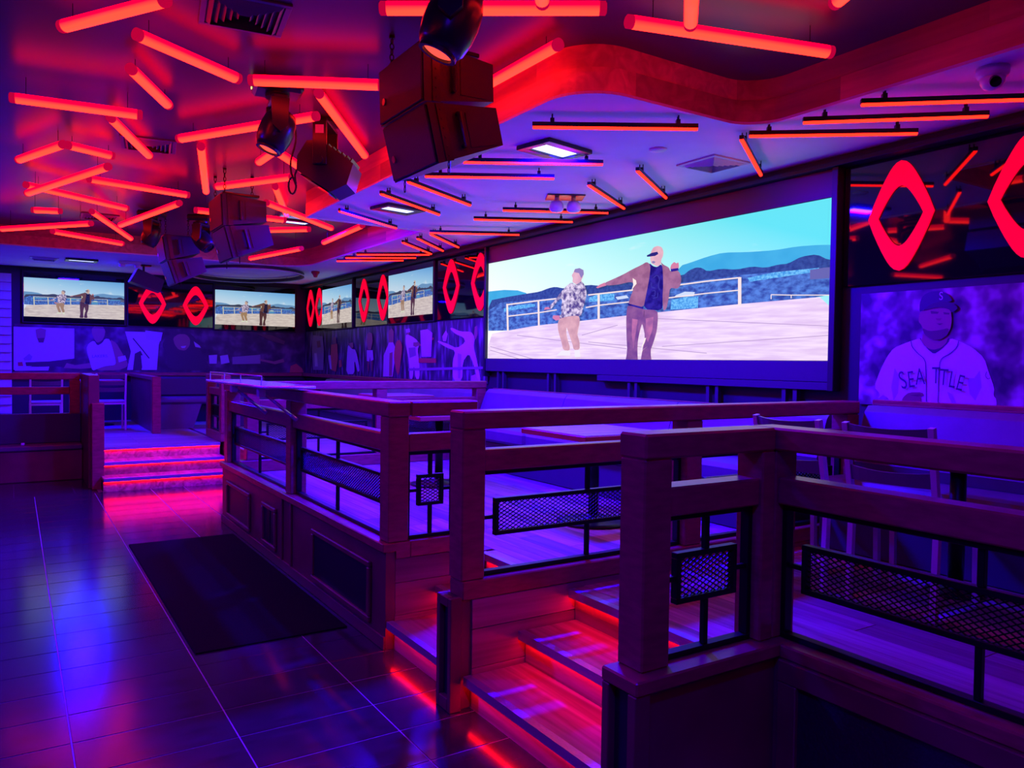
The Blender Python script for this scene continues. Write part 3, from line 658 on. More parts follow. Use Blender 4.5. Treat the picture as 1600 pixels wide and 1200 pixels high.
# second dancer (patterned shirt)
pic('skin', [(345,465),(350,430),(338,405),(355,380),(365,350),(400,342),(435,350),(450,385),(440,420),(425,445),(430,480),(400,490),(370,480)], ZA)
pic('hair', [(360,375),(370,348),(410,340),(445,358),(448,395),(425,430),(405,385)], ZA)
pic('pattern', [(340,465),(375,492),(430,455),(455,490),(475,560),(465,620),(440,700),(425,770),(330,760),(250,790),(228,765),(250,745),(245,700),(255,620),(235,610),(190,660),(150,710),(130,685),(180,640),(230,570),(290,500)], ZA)
pic('hand', [(130,685),(150,705),(120,708),(92,712),(100,690)], ZA); pic('hand', [(228,762),(240,795),(200,808),(168,785),(175,760)], ZA)
pic('tan', [(228,790),(330,765),(405,765),(415,800),(400,880),(390,930),(412,1000),(412,1065),(360,1070),(345,1010),(318,930),(295,860),(290,920),(310,1000),(325,1040),(320,1075),(265,1070),(250,1000),(220,900),(215,840)], ZA)
pic('shoe', [(205,1118),(250,1075),(325,1075),(330,1118)], ZA); pic('shoe', [(365,1070),(412,1068),(420,1130),(370,1132)], ZA)
# main dancer (brown jacket)
pic('skin', [(1045,260),(1050,200),(1075,155),(1115,142),(1150,155),(1165,195),(1160,235),(1145,265),(1142,305),(1110,328),(1075,310),(1055,300),(1048,280)], ZA)
pic('glasses', [(1015,228),(1060,205),(1110,195),(1118,215),(1090,232),(1045,238),(1018,240)], ZA)
pic('hair', [(1058,284),(1076,276),(1094,286),(1082,300),(1066,298)], ZA)
pic('hand', [(640,468),(655,495),(620,505),(575,520),(562,512),(590,490)], ZA)
pic('hand', [(1225,345),(1235,310),(1262,285),(1280,300),(1300,288),(1305,330),(1295,355),(1240,365)], ZA)
pic('brown', [(1015,285),(1045,305),(1050,340),(1040,430),(1015,560),(985,700),(850,662),(868,600),(893,540),(905,480),(870,462),(760,488),(655,497),(638,472),(700,445),(800,400),(900,345),(965,315)], ZA)
pic('navy', [(1040,295),(1075,325),(1110,332),(1145,305),(1162,340),(1166,480),(1160,610),(1155,720),(985,705),(1015,560),(1040,430),(1050,340)], ZA)
pic('brown', [(1142,285),(1165,310),(1215,335),(1230,372),(1290,360),(1315,385),(1328,440),(1315,500),(1290,525),(1225,515),(1215,600),(1195,700),(1165,725),(1158,610),(1165,480),(1160,340)], ZA)
pic('navy', [(1230,350),(1300,340),(1303,362),(1236,374)], ZA); pic('navy', [(850,655),(990,690),(985,706),(850,672)], ZA)
for pts in ([(1075,430),(1110,400),(1135,430),(1120,500),(1135,540)], [(1060,470),(1062,510),(1095,520)], [(1065,545),(1095,540),(1092,590),(1062,585)], [(1120,560),(1115,600),(1075,610)]): pic('print', stroke(pts, 6), ZA)
pic('mauve', [(850,668),(985,708),(1115,715),(1120,790),(1110,900),(1080,1000),(1050,1080),(1075,1240),(950,1240),(985,1050),(1005,950),(980,830),(965,870),(940,980),(935,1080),(945,1240),(815,1240),(845,1080),(838,950),(835,800),(840,720)], ZA)
pic('mauve2', [(1010,790),(1080,775),(1070,890),(1030,1000),(1010,940)], ZA); pic('mauve2', [(890,790),(940,800),(915,960),(900,1060),(885,930)], ZA)
pic('rim', [(1015,960),(1003,1000),(975,1060),(960,1110),(975,1040),(1000,965)], ZA); pic('rim', [(1030,1035),(985,1070),(955,1130),(975,1075)], ZA); pic('rim', [(895,430),(925,450),(930,480),(905,510),(880,550),(900,490)], ZA)
pic('seam2', stroke([(998,720),(996,775)], 4), ZA)
COLS = dict(teal=(.05,.42,.72), tree=(.03,.07,.26), lot=(.05,.13,.50), car=(.10,.45,.85), car2=(.65,.75,.95), roof=(.14,.14,.38), ground=(.92,.66,.86), seam=(.50,.34,.55), rail=(.98,.80,.72),
            skin=(.80,.45,.52), hair=(.28,.22,.45), hand=(.70,.22,.32), tan=(.72,.38,.36), shoe=(.92,.85,.95), glasses=(.02,.02,.16), brown=(.38,.14,.22), navy=(.015,.012,.22), print=(.05,.05,.35),
            mauve=(.24,.09,.22), mauve2=(.40,.13,.28), rim=(1.0,.85,.75), seam2=(.10,.03,.08), pattern=(.5,.3,.5), sky=(.6,.95,1.0))
def sky_mat(name, k, tv):
    m = glow(name, (1, 1, 1), 1); n = m.node_tree.nodes; l = m.node_tree.links; b = n['Principled BSDF']
    tc = n.new('ShaderNodeTexCoord'); sp = n.new('ShaderNodeSeparateXYZ'); l.new(tc.outputs['Object'], sp.inputs[0])
    rp = n.new('ShaderNodeValToRGB'); e = rp.color_ramp.elements
    cols = [(.30, (1.0, 1.0, .93)), (.62, (.62, 1.0, .93)), (.95, (.13, .80, .90))] if not tv else [(.35, (.80, .88, .95)), (.70, (.40, .68, .90)), (1.0, (.10, .38, .80))]
    e[0].position = cols[0][0]; e[0].color = (*cols[0][1], 1); e[1].position = cols[2][0]; e[1].color = (*cols[2][1], 1); x = e.new(cols[1][0]); x.color = (*cols[1][1], 1)
    ad = n.new('ShaderNodeMath'); ad.operation = 'MULTIPLY_ADD'; ad.inputs[1].default_value = .62; l.new(sp.outputs['X'], ad.inputs[0])
    a2 = n.new('ShaderNodeMath'); a2.operation = 'MULTIPLY'; a2.inputs[1].default_value = .45 if not tv else .75; l.new(sp.outputs['Z'], a2.inputs[0]); l.new(a2.outputs[0], ad.inputs[2])
    if tv: ad.inputs[1].default_value = .22
    nz = n.new('ShaderNodeTexNoise'); nz.inputs['Scale'].default_value = 5; nz.inputs['Detail'].default_value = 4
    mp = n.new('ShaderNodeMapping'); mp.inputs['Scale'].default_value = (1.3, 1, 1.6); l.new(tc.outputs['Object'], mp.inputs[0]); l.new(mp.outputs[0], nz.inputs['Vector'])
    cr = n.new('ShaderNodeMapRange'); cr.inputs['From Min'].default_value = .62; cr.inputs['From Max'].default_value = .75; cr.inputs['To Max'].default_value = .6; l.new(nz.outputs['Fac'], cr.inputs['Value'])
    mx = n.new('ShaderNodeMixRGB'); l.new(cr.outputs[0], mx.inputs['Fac']); l.new(ad.outputs[0], rp.inputs['Fac']); l.new(rp.outputs[0], mx.inputs[1]); mx.inputs[2].default_value = (.95, .98, 1, 1)
    l.new(mx.outputs[0], b.inputs['Emission Color']); b.inputs['Emission Strength'].default_value = k; return m
def noise_glow(name, c1, c2, k, scale, stretch):
    m = glow(name, c1, k); n = m.node_tree.nodes; l = m.node_tree.links; b = n['Principled BSDF']
    tc = n.new('ShaderNodeTexCoord'); mp = n.new('ShaderNodeMapping'); mp.inputs['Scale'].default_value = stretch; nz = n.new('ShaderNodeTexNoise'); nz.inputs['Scale'].default_value = scale; nz.inputs['Detail'].default_value = 4
    rp = n.new('ShaderNodeValToRGB'); rp.color_ramp.elements[0].position = .38; rp.color_ramp.elements[1].position = .62; rp.color_ramp.elements[0].color = (*c1, 1); rp.color_ramp.elements[1].color = (*c2, 1)
    l.new(tc.outputs['Object'], mp.inputs[0]); l.new(mp.outputs[0], nz.inputs['Vector']); l.new(nz.outputs['Fac'], rp.inputs['Fac']); l.new(rp.outputs[0], b.inputs['Emission Color']); return m
def clip_poly(poly, ax, lim, keep_less):
    out = []
    ins = (lambda p: p[ax] <= lim) if keep_less else (lambda p: p[ax] >= lim)
    for i in range(len(poly)):
        a, c = poly[i-1], poly[i]
        if ins(a) != ins(c):
            k = (lim-a[ax])/(c[ax]-a[ax]); out.append((a[0]+(c[0]-a[0])*k, a[1]+(c[1]-a[1])*k))
        if ins(c): out.append(c)
    return out
TEX = dict(brown=((.30,.11,.18), (.42,.17,.26), 9), mauve=((.18,.06,.19), (.30,.11,.24), 7), mauve2=((.36,.12,.27), (.58,.18,.33), 8), tan=((.62,.32,.31), (.78,.43,.40), 8), tree=((.02,.05,.20), (.04,.09,.30), 24),
           skin=((.74,.39,.47), (.84,.50,.55), 8), teal=((.045,.41,.71), (.06,.46,.75), 4), navy=((.006,.005,.12), (.03,.02,.30), 12), car=((.05,.30,.70), (.20,.60,.95), 40))
TVC = dict(teal=(.16,.34,.58), tree=(.05,.06,.10), lot=(.10,.12,.2), brown=(.16,.07,.05), navy=(.012,.01,.03), mauve=(.08,.03,.03), mauve2=(.11,.045,.04), tan=(.40,.24,.12), car=(.10,.32,.55))
def picture_mesh(name, vmap, k, tv):
    """unit picture in local x (0..1), z (0..1); layers step toward local -y"""
    names = list(COLS); mats = []
    for c in names:
        if c == 'sky': mats.append(sky_mat(name+'_sky', k, tv))
        elif c == 'pattern': mats.append(noise_glow(name+'_pattern', (.10, .07, .18), (.85, .72, .85), k, 26, (4, 1, 1.2)))
        elif c == 'lot': mats.append(noise_glow(name+'_lot', (.03, .07, .30), (.10, .25, .70), k, 20, (3, 1, 1.5)))
        elif c == 'ground': mats.append(noise_glow(name+'_ground', (.80, .58, .82) if not tv else (.62, .52, .47), (.97, .78, .92) if not tv else (.80, .70, .62), k, 12, (1, 1, 3)))
        elif c in TEX and not tv: mats.append(noise_glow(name+'_'+c, TEX[c][0], TEX[c][1], k, TEX[c][2], (5, 1, 1.6)))
        else:
            col = COLS[c]
            if tv and c in TVC: col = TVC[c]
            elif tv: g = sum(col)/3; col = tuple(min(1, x*.75+g*.1) for x in (col[0]*1.0, col[1]*1.15, col[2]*.72))
            mats.append(glow(name+'_'+c, col, k))
    v = []; f = []; mi = []
    for i, (c, poly) in enumerate(PIC):
        q = [(a, vmap(b_)) for a, b_ in poly]
        for ax, lim, less in ((0, 0, False), (0, 1, True), (1, 0, False), (1, 1, True)): q = clip_poly(q, ax, lim, less) if q else q
        if len(q) < 3: continue
        b0 = len(v); v += [(a, -.00035*i*(1 if tv else 1.4), b_) for a, b_ in q]; f.append(tuple(range(b0, b0+len(q)))); mi.append(names.index(c))
    bm = bmesh.new(); vs = [bm.verts.new(p) for p in v]
    for face, m_ in zip(f, mi):
        fc = bm.faces.new([vs[i] for i in face]); fc.material_index = m_
        fc.normal_update()
        if fc.normal.y > 0: fc.normal_flip()
    bmesh.ops.triangulate(bm, faces=bm.faces[:]); me = bpy.data.meshes.new(name); bm.to_mesh(me); bm.free()
    for m_ in mats: me.materials.append(m_)
    return me
# ---- the big LED wall, its surround, skirt and steel stand
t = thing('video_wall', 'huge bright LED video wall showing two dancers on a sunny rooftop', 'screen', (W, 5.88, V0)); L = t.location[:]
MB().box(W-.05, W-.012, U1, U0, V0, V1).build('cabinet_back', M['black'], t, L)
child('picture', picture_mesh('video_picture', lambda v: v, SCREEN, False), t, (-.055, U0-5.88, 0), (0, 0, -math.pi/2), (U0-U1, 1, V1-V0))
MB().cbox(W-.10, W-.012, U1-.05, U1, V0-.22, 3.03, .004).cbox(W-.10, W-.012, U0, U0+.04, V0-.22, 3.03, .004).build('side_jamb', M['black'], t, L)
MB().cbox(W-.06, W-.012, U1, U0, V1+.002, 3.03, .003).build('header_panel', M['recess'], t, L)
struct('trim_4', MB().cbox(W-.12, W-.001, NEARY+.01, FARY-.01, 3.032, 3.065, .003).box(W-.05, W-.001, NEARY+.01, FARY-.01, 3.065, SOF-.001), M['black'], 'black cornice strip along the top of the side wall')
sk = MB().cbox(W-.085, W-.012, U1, U0, V0-.155, V0-.003, .003).build('skirt_panel', M['skirt'], t, L)
MB().cbox(W-.085, W-.012, U1, 6.1, V0-.215, V0-.158, .003).build('skirt_rail', M['skirt'], t, L)
for y in (8.0, 7.88, 6.95, 6.82, 5.62, 5.52, 4.62, 4.52, 3.85, 3.75): MB().box(W-.07, W-.03, y, y+.035, PL, V0-.155).build('stand_leg', M['skirt'], t, L)

# ================================================================== GLOSS PANELS, RINGS, TELEVISIONS
RING_Q = [(1, 0), (.84, .25), (.665, .48), (.55, .62), (.44, .74), (.35, .83), (.25, .91), (.14, .97), (0, 1)]
def ring_outline(hw, hh):
    q = [(x*hw, y*hh) for x, y in RING_Q]
    return q + [(-x, y) for x, y in q[-2::-1]] + [(-x, -y) for x, y in q[1:]] + [(x, -y) for x, y in q[-2:0:-1]]
def ring_mesh():
    o = ring_outline(.228, .365); i = ring_outline(.157, .200); n = len(o); v = []
    for (x, z) in o: v.append((x, -.012, z))
    for (x, z) in i: v.append((x, -.012, z))
    for (x, z) in o: v.append((x, 0, z))
    for (x, z) in i: v.append((x, 0, z))
    f = [(k, (k+1) % n, n+(k+1) % n, n+k) for k in range(n)] + [(2*n+k, k, (k+1) % n, 2*n+(k+1) % n) for k in range(n)][0:n] + [(n+k, n+(k+1) % n, 3*n+(k+1) % n, 3*n+k) for k in range(n)]
    mb = MB().add(v, f); return mb.mesh('ring', M['diamond'])
RING = ring_mesh()
def ring(where, loc, rz, grp):
    o = bpy.data.objects.new('ring_sign', RING); COL.objects.link(o); o.location = loc; o.rotation_euler = (0, 0, rz)
    tag(o, where, 'wall sign', grp)
GX = W-.012
for (y0, y1) in ((8.34, 9.74), (11.36, 12.84), (14.46, FARY-.02)):
    tag(MB().cbox(GX-.012, GX, y0, y1, 2.19, 3.025, .002).build('glass_panel', M['gloss']), {8.34: 'black glass panel with two red rings beside the video wall', 11.36: 'black glass panel with two red rings between the side wall televisions', 14.46: 'black glass panel with two red rings in the far corner'}[y0], 'wall panel')
tag(MB().cbox(GX-.012, GX, NEARY+.02, 3.42, 2.185, 3.028, .002).build('glass_panel', M['gloss']), 'broad mirror black glass panel above the baseball mural', 'wall panel')
tag(MB().cbox(1.745, 3.19, FARY-.024, FARY-.012, 2.19, 3.03, .002).build('glass_panel', M['gloss']), 'black glass panel with two red rings between the far wall televisions', 'wall panel')
RL = 'rounded red diamond ring glowing on the black glass panel '
for y in (15.20, 14.68): ring(RL+'in the far corner', (GX-.013, y, 2.63), -math.pi/2, 'red rings in the far corner')
for y in (12.41, 11.61): ring(RL+'between the side wall televisions', (GX-.013, y, 2.62), -math.pi/2, 'red rings between side televisions')
for y in (9.31, 8.53): ring(RL+'beside the video wall', (GX-.013, y, 2.625), -math.pi/2, 'red rings beside the video wall')
for y in (3.0, 2.22, 1.44): ring(RL+'above the baseball mural', (GX-.013, y, 2.627), -math.pi/2, 'red rings above the baseball mural')
for x in (2.144, 2.885): ring(RL+'between the far wall televisions', (x, FARY-.025, 2.592), 0, 'red rings between far televisions')
TVPIC = picture_mesh('tv_picture', lambda v: (v+.09)*.80, .85, True)
def tv(label, loc, rz):
    t = thing('television', label, 'television', loc, rz)
    MB().cbox(-.79, .79, -.055, -.004, -.445, .445, .006).build('case', M['black'], t)
    MB().box(-.765, .765, -.058, -.055, -.425, .425).build('screen_glass', M['gloss'], t)
    child('picture', TVPIC, t, (-.76, -.062, -.335), (0, 0, 0), (1.52, .3, .655))
    MB().box(-.05, .05, -.06, -.056, -.44, -.428).build('logo_bar', M['plastic'], t)
tv('wall television showing the dancers beside the pale lap siding', (.915, FARY, 2.615), 0)
tv('wall television showing the dancers in the far wall corner', (3.985, FARY, 2.595), 0)
tv('side wall television showing the dancers next to the far corner rings', (W, 13.65, 2.61), -math.pi/2)
tv('side wall television showing the dancers nearer the big video wall', (W, 10.555, 2.615), -math.pi/2)
# pale lap siding left of the far television
t = thing('lap_siding', 'pale horizontal lap siding on the far wall beside the television', 'siding', (-3, FARY, 1.8)); L = t.location[:]
sb = MB().prism([(-5.98, FARY-.006, 0), (-5.98, FARY-.062, .004), (-5.98, FARY-.012, .150), (-5.98, FARY-.006, .150)], (5.96, 0, 0)).mesh('board', M['siding'], (-3, FARY, 0))
z = .5
while z < 2.95: child('board', sb, t, (0, 0, z-1.8)); z += .146

# ================================================================== MURALS (flat print on thin boards)
def pmat(name, col, rough=.45): return mat('print_'+name, col, rough)
PM = {k: pmat(k, c) for k, c in dict(white=(.48,.40,.58), pale=(.50,.46,.52), mid=(.25,.20,.27), dark=(.035,.025,.05), navy=(.03,.025,.07), skin=(.30,.15,.13), skin2=(.20,.10,.09), shade=(.10,.055,.06), red=(.45,.07,.06), orange=(.50,.14,.07), jersey=(.60,.58,.64), fold=(.36,.33,.42), line=(.05,.04,.10)).items()}
def crowd_mat(name, c1, c2, c3, scale, stretch=(1, 1, 1)):
    m = mat(name, c1, .45); n = m.node_tree.nodes; l = m.node_tree.links
    tc = n.new('ShaderNodeTexCoord'); mp = n.new('ShaderNodeMapping'); mp.inputs['Scale'].default_value = stretch; nz = n.new('ShaderNodeTexNoise'); nz.inputs['Scale'].default_value = scale; nz.inputs['Detail'].default_value = 2
    rp = n.new('ShaderNodeValToRGB'); e = rp.color_ramp.elements; e[0].position = .36; e[0].color = (*c1, 1); e[1].position = .68; e[1].color = (*c3, 1); x = e.new(.52); x.color = (*c2, 1)
    l.new(tc.outputs['Object'], mp.inputs[0]); l.new(mp.outputs[0], nz.inputs['Vector']); l.new(nz.outputs['Fac'], rp.inputs['Fac']); l.new(rp.outputs[0], n['Principled BSDF'].inputs['Base Color']); return m
def chaikin(p):
    if len(p) < 8: return p
    out = []
    for a, c in zip(p, p[1:]+p[:1]):
        out += [(a[0]*.8+c[0]*.2, a[1]*.8+c[1]*.2), (a[0]*.2+c[0]*.8, a[1]*.2+c[1]*.8)]
    return out
class Print:
    def __init__(s, t, plane, val, tr): s.t = t; s.plane = plane; s.val = val; s.tr = tr; s.k = 0; s.L = t.location[:]
    def pos(s, p):
        q = s.tr(p); return onx(q[0], q[1], s.val) if s.plane == 'x' else ony(q[0], q[1], s.val)
    def add(s, name, *layers, clip=None):
        v = []; f = []; mi = []; mats = []
        for (c, pts) in layers:
            s.k += 1; b0 = len(v); d = .0006*s.k
            for p in chaikin(list(pts)):
                q = s.pos(p)
                if clip: q.z = min(max(q.z, clip[0]), clip[1])
                v.append((q.x-d, q.y, q.z) if s.plane == 'x' else (q.x, q.y-d, q.z))
            f.append(tuple(range(b0, len(v))))
            if PM[c] not in mats: mats.append(PM[c])
            mi.append(mats.index(PM[c]))
        bm = bmesh.new(); vs = [bm.verts.new(tuple(a-b for a, b in zip(p, s.L))) for p in v]
        for face, m_ in zip(f, mi):
            fc = bm.faces.new([vs[i] for i in face]); fc.material_index = m_; fc.normal_update()
            if (fc.normal.x if s.plane == 'x' else fc.normal.y) > 0: fc.normal_flip()
        bmesh.ops.triangulate(bm, faces=bm.faces[:]); me = bpy.data.meshes.new(name); bm.to_mesh(me); bm.free()
        for m_ in mats: me.materials.append(m_)
        o = bpy.data.objects.new(name, me); COL.objects.link(o); o.parent = s.t; return o
    def text(s, ch, p, height_px, col, rot=0.0, squash=.8):
        s.k += 1; cu = bpy.data.curves.new('letter', 'FONT'); cu.body = ch; cu.align_x = 'CENTER'; cu.align_y = 'CENTER'; cu.size = 1
        tmp = bpy.data.objects.new('letter', cu); COL.objects.link(tmp); dg = bpy.context.evaluated_depsgraph_get(); me = bpy.data.meshes.new_from_object(tmp.evaluated_get(dg)); bpy.data.objects.remove(tmp)
        q = s.pos(p); q2 = s.pos((p[0], p[1]-height_px)); h = (q2-q).length/.56
        me.materials.clear(); me.materials.append(PM[col]); me.name = 'lettering'
        d = .0006*s.k
        o = bpy.data.objects.new('lettering', me); COL.objects.link(o); o.parent = s.t; o.scale = (h*squash, h, 1)
        o.location = (q.x-d-s.L[0], q.y-s.L[1], q.z-s.L[2]) if s.plane == 'x' else (q.x-s.L[0], q.y-d-s.L[1], q.z-s.L[2])
        R = Matrix.Rotation(-math.pi/2 if s.plane == 'x' else 0, 4, 'Z') @ Matrix.Rotation(math.pi/2, 4, 'X') @ Matrix.Rotation(rot, 4, 'Z')
        o.rotation_euler = R.to_euler(); return o
MZ0, MZ1 = 1.36, 2.125
# right: ball player in a grey jersey
t = thing('mural', 'wall mural of a ball player in a SEATTLE jersey and dark cap', 'mural', (W-.02, 1.5, MZ0)); L = t.location[:]
MB().box(W-.020, W-.012, NEARY+.05, 3.275, MZ0, MZ1).build('backing_board', crowd_mat('print_crowd', (.03,.02,.05), (.16,.08,.15), (.50,.34,.46), 6.5), t, L)
ZC = lambda p: (1330+p[0]/5.715, 430+p[1]/5.715)
P_ = Print(t, 'x', W-.0208, ZC)
P_.add('player_body', ('skin', [(640,520),(660,530),(720,570),(800,580),(870,530),(865,590),(810,650),(740,668),(680,655),(630,600)]),
  ('jersey', [(620,560),(640,610),(690,660),(735,700),(800,665),(860,610),(885,560),(990,600),(1090,650),(1190,740),(1230,870),(1280,1010),(1270,1075),(1300,1110),(1295,1230),(1180,1230),(1090,1160),(1060,1230),(430,1230),(300,1060),(235,1110),(260,1060),(205,1000),(260,850),(320,730),(380,650),(500,600)]),
  ('fold', [(1040,920),(1100,920),(1150,850),(1165,1000),(1110,1120),(1060,1060)]), ('fold', [(390,830),(430,900),(420,1050),(380,1120),(360,1000)]), ('fold', [(860,1040),(900,1060),(960,1180),(930,1200),(880,1100)]),
  ('navy', [(612,560),(640,610),(690,665),(740,705),(800,665),(865,605),(885,560),(865,565),(850,610),(800,650),(735,668),(680,650),(630,600),(625,562)]),
  ('line', stroke([(535,582),(545,640),(600,700),(650,740),(670,790),(676,1230)], 7)), ('line', stroke([(965,582),(950,640),(890,700),(810,740),(790,790),(775,1230)], 7)), ('line', stroke([(1215,860),(1200,900),(1225,930),(1245,915)], 6)),
  ('skin2', [(440,1150),(470,1085),(520,1045),(640,1045),(655,1075),(612,1085),(632,1100),(620,1160)]), ('shade', [(530,1072),(612,1060),(640,1070),(600,1084)]), ('navy', [(1090,1160),(1140,1150),(1200,1165),(1215,1190),(1100,1190)]))
P_.add('player_head', ('skin', [(618,330),(720,290),(820,285),(895,310),(905,400),(895,470),(870,520),(800,560),(720,545),(660,510),(630,440),(610,420),(608,380)]),
  ('shade', [(640,470),(700,500),(790,492),(880,470),(872,530),(800,580),(720,572),(660,530)]), ('shade', [(715,318),(790,328),(780,345),(720,345)]), ('shade', [(830,330),(888,338),(880,352),(835,350)]), ('skin2', [(760,385),(815,385),(800,405),(772,402)]), ('shade', [(768,432),(830,430),(800,446)]),
  ('navy', [(618,330),(620,250),(650,180),(720,145),(810,140),(880,175),(918,235),(800,238),(720,268),(650,312)]), ('dark', [(640,322),(720,258),(820,232),(910,245),(955,280),(958,305),(905,335),(895,310),(820,285),(720,298)]))
P_.text('S', (812, 190), 58, 'pale', .0)
for ch, x, y, h, r in (('S', 472, 945, 135, .30), ('E', 545, 938, 125, .16), ('A', 625, 912, 125, .10), ('T', 768, 902, 125, 0), ('T', 838, 918, 125, -.06), ('L', 915, 940, 125, -.14), ('E', 985, 968, 120, -.22)): P_.text(ch, (x, y), h*.95, 'line', r, .62)
# side wall: band of athletes between the video wall and the far corner
t = thing('mural', 'long side wall mural of athletes with a batter and a stretching pitcher', 'mural', (W-.02, 12, MZ0)); L = t.location[:]
MB().box(W-.020, W-.012, 8.34, FARY-.02, 1.345, 2.166).build('backing_board', crowd_mat('print_stadium', (.015,.010,.03), (.06,.035,.09), (.24,.16,.28), 5, (1, 2.2, .5)), t, L)
ZF = lambda p: (470+p[0]/5.333, 490+p[1]/5.333)
P_ = Print(t, 'x', W-.0208, ZF); C_ = (1.35, 2.163)
P_.add('stretching_pitcher', ('jersey', [(1255,115),(1330,150),(1420,150),(1450,200),(1440,280),(1470,400),(1500,565),(1475,565),(1440,420),(1400,330),(1350,400),(1345,560),(1268,560),(1265,400),(1290,310),(1210,280),(1140,235),(1145,225),(1220,250),(1300,290),(1370,240),(1360,200),(1290,170),(1245,130)]), ('skin', [(1450,110),(1470,100),(1475,170),(1455,220),(1445,180)]), ('pale', [(1180,190),(1210,140),(1225,170),(1210,230),(1185,230)]), ('white', [(1420,520),(1460,505),(1480,560),(1420,562)]), ('fold', [(1310,330),(1340,340),(1330,540),(1312,540)]), clip=C_)
P_.add('batter', ('white', [(875,130),(910,125),(912,155),(880,160)]), ('skin', [(885,158),(905,156),(905,185),(888,185)]), ('jersey', [(880,170),(930,190),(970,220),(990,260),(975,300),(990,400),(992,545),(960,545),(945,420),(935,545),(910,545),(905,400),(885,300),(875,230)]), ('skin', [(940,240),(985,235),(1000,262),(960,280),(938,268)]), ('orange', [(990,260),(1090,205),(1108,198),(1112,214),(1040,250),(1000,272)]), ('mid', [(900,285),(960,280),(965,350),(910,370)]), clip=C_)
P_.add('scoreboard_bar', ('red', [(985,372),(1130,372),(1130,410),(985,410)]), ('mid', [(900,455),(1580,440),(1580,460),(900,478)]), ('white', [(1000,140),(1060,130),(1100,160),(1090,360),(1010,360)]), clip=C_)
P_.add('long_haired_figure', ('skin', [(735,150),(760,120),(780,150),(778,240),(740,260)]), ('pale', [(740,240),(775,240),(800,300),(770,525),(690,525),(695,350)]), ('orange', [(785,300),(800,230),(830,215),(850,260),(845,350),(820,520),(800,480),(780,380)]), ('skin', [(745,330),(770,320),(765,520),(740,520)]), clip=C_)
P_.add('boxer', ('skin', [(560,170),(575,155),(600,165),(605,230),(590,300),(565,300),(555,230)]), ('white', [(555,305),(605,305),(612,385),(590,395),(582,360),(575,400),(555,395)]), ('skin2', [(560,400),(578,402),(572,480),(562,480)]), ('skin2', [(588,396),(606,392),(604,480),(592,480)]), clip=C_)
P_.add('white_shirt_player', ('white', [(400,255),(430,295),(465,300),(500,470),(480,490),(452,380),(455,505),(385,505),(390,350)]), ('skin', [(405,250),(440,240),(445,280),(428,292)]), clip=C_)
P_.add('orange_player', ('orange', [(260,260),(310,250),(316,380),(300,485),(260,470),(255,350)]), ('white', [(235,350),(255,345),(265,465),(250,460)]), ('skin2', [(275,200),(300,195),(302,250),(272,255)]), ('orange', [(325,390),(345,385),(350,440),(328,450)]), clip=C_)
P_.add('dark_player', ('mid', [(110,180),(190,190),(200,300),(195,470),(110,470),(100,300)]), ('pale', [(120,330),(140,330),(150,440),(125,440)]), ('skin2', [(140,230),(170,225),(175,280),(145,285)]), clip=C_)
# far wall
t = thing('mural', 'far wall mural of athletes and a smiling fan under the televisions', 'mural', (2.5, FARY-.02, MZ0)); L = t.location[:]
MB().box(.02, W-.03, FARY-.020, FARY-.012, 1.345, 2.15).build('backing_board', crowd_mat('print_collage', (.015,.010,.03), (.045,.025,.06), (.14,.08,.16), 4), t, L)
ZD = lambda p: (20+p[0]/6.667, 500+p[1]/6.667)
P_ = Print(t, 'y', FARY-.0208, ZD); C_ = (1.35, 2.145)
P_.add('bald_player_picture', ('white', [(8,70),(640,90),(640,400),(560,420),(400,440),(8,520)]), ('skin', [(235,100),(290,82),(348,100),(340,180),(320,238),(270,235),(245,175)]), ('shade', [(255,190),(330,185),(320,238),(272,236)]), ('mid', [(110,400),(170,350),(205,380),(190,420),(120,425)]), ('red', [(50,440),(100,435),(110,480),(55,480)]), ('dark', [(130,440),(380,430),(640,400),(560,490),(380,480),(140,480)]), ('white', [(20,495),(380,485),(370,525),(20,528)]), clip=C_)
P_.add('basketball_player', ('skin', [(820,90),(860,58),(930,60),(965,110),(955,170),(930,215),(880,240),(850,205),(825,150)]), ('skin2', [(820,90),(860,58),(930,60),(955,95),(880,85)]), ('skin', [(1010,200),(1080,240),(1130,330),(1160,380),(1200,450),(1190,490),(1100,525),(880,525),(880,495),(1060,470),(1080,440),(1040,330)]), ('skin', [(820,445),(650,470),(560,448),(530,500),(700,510),(830,500)]),
  ('white', [(845,212),(880,268),(930,242),(960,195),(1010,200),(1040,300),(1075,440),(1060,470),(960,480),(900,500),(830,530),(810,460),(765,300),(790,245)]), ('white', [(1095,385),(1170,370),(1185,415),(1105,440)]), clip=C_)
P_.text('LAKERS', (905, 378), 24, 'line', .04, 1.0)
P_.add('crowd_light', ('pale', [(1170,120),(1560,130),(1520,260),(1500,520),(1190,520),(1230,330)]), ('white', [(1380,110),(1560,130),(1540,220),(1390,200)]), ('dark', [(1270,350),(1330,320),(1370,400),(1340,520),(1250,520)]), ('white', [(1335,370),(1400,365),(1430,450),(1410,520),(1350,520)]), ('dark', stroke([(1250,190),(1350,310),(1420,400)], 12)), clip=C_)
P_.tr = lambda p: (200+p[0]/5.714, 500+p[1]/5.714)
P_.add('smiling_fan', ('dark', [(300,220),(350,140),(430,105),(540,110),(600,160),(640,250),(660,300),(740,445),(360,450),(340,310)]), ('skin', [(400,160),(450,125),(520,128),(555,170),(550,230),(510,275),(450,265),(415,220)]), ('pale', [(470,235),(520,230),(505,250),(480,250)]), ('pale', [(585,190),(640,230),(650,250),(600,240)]), clip=C_)
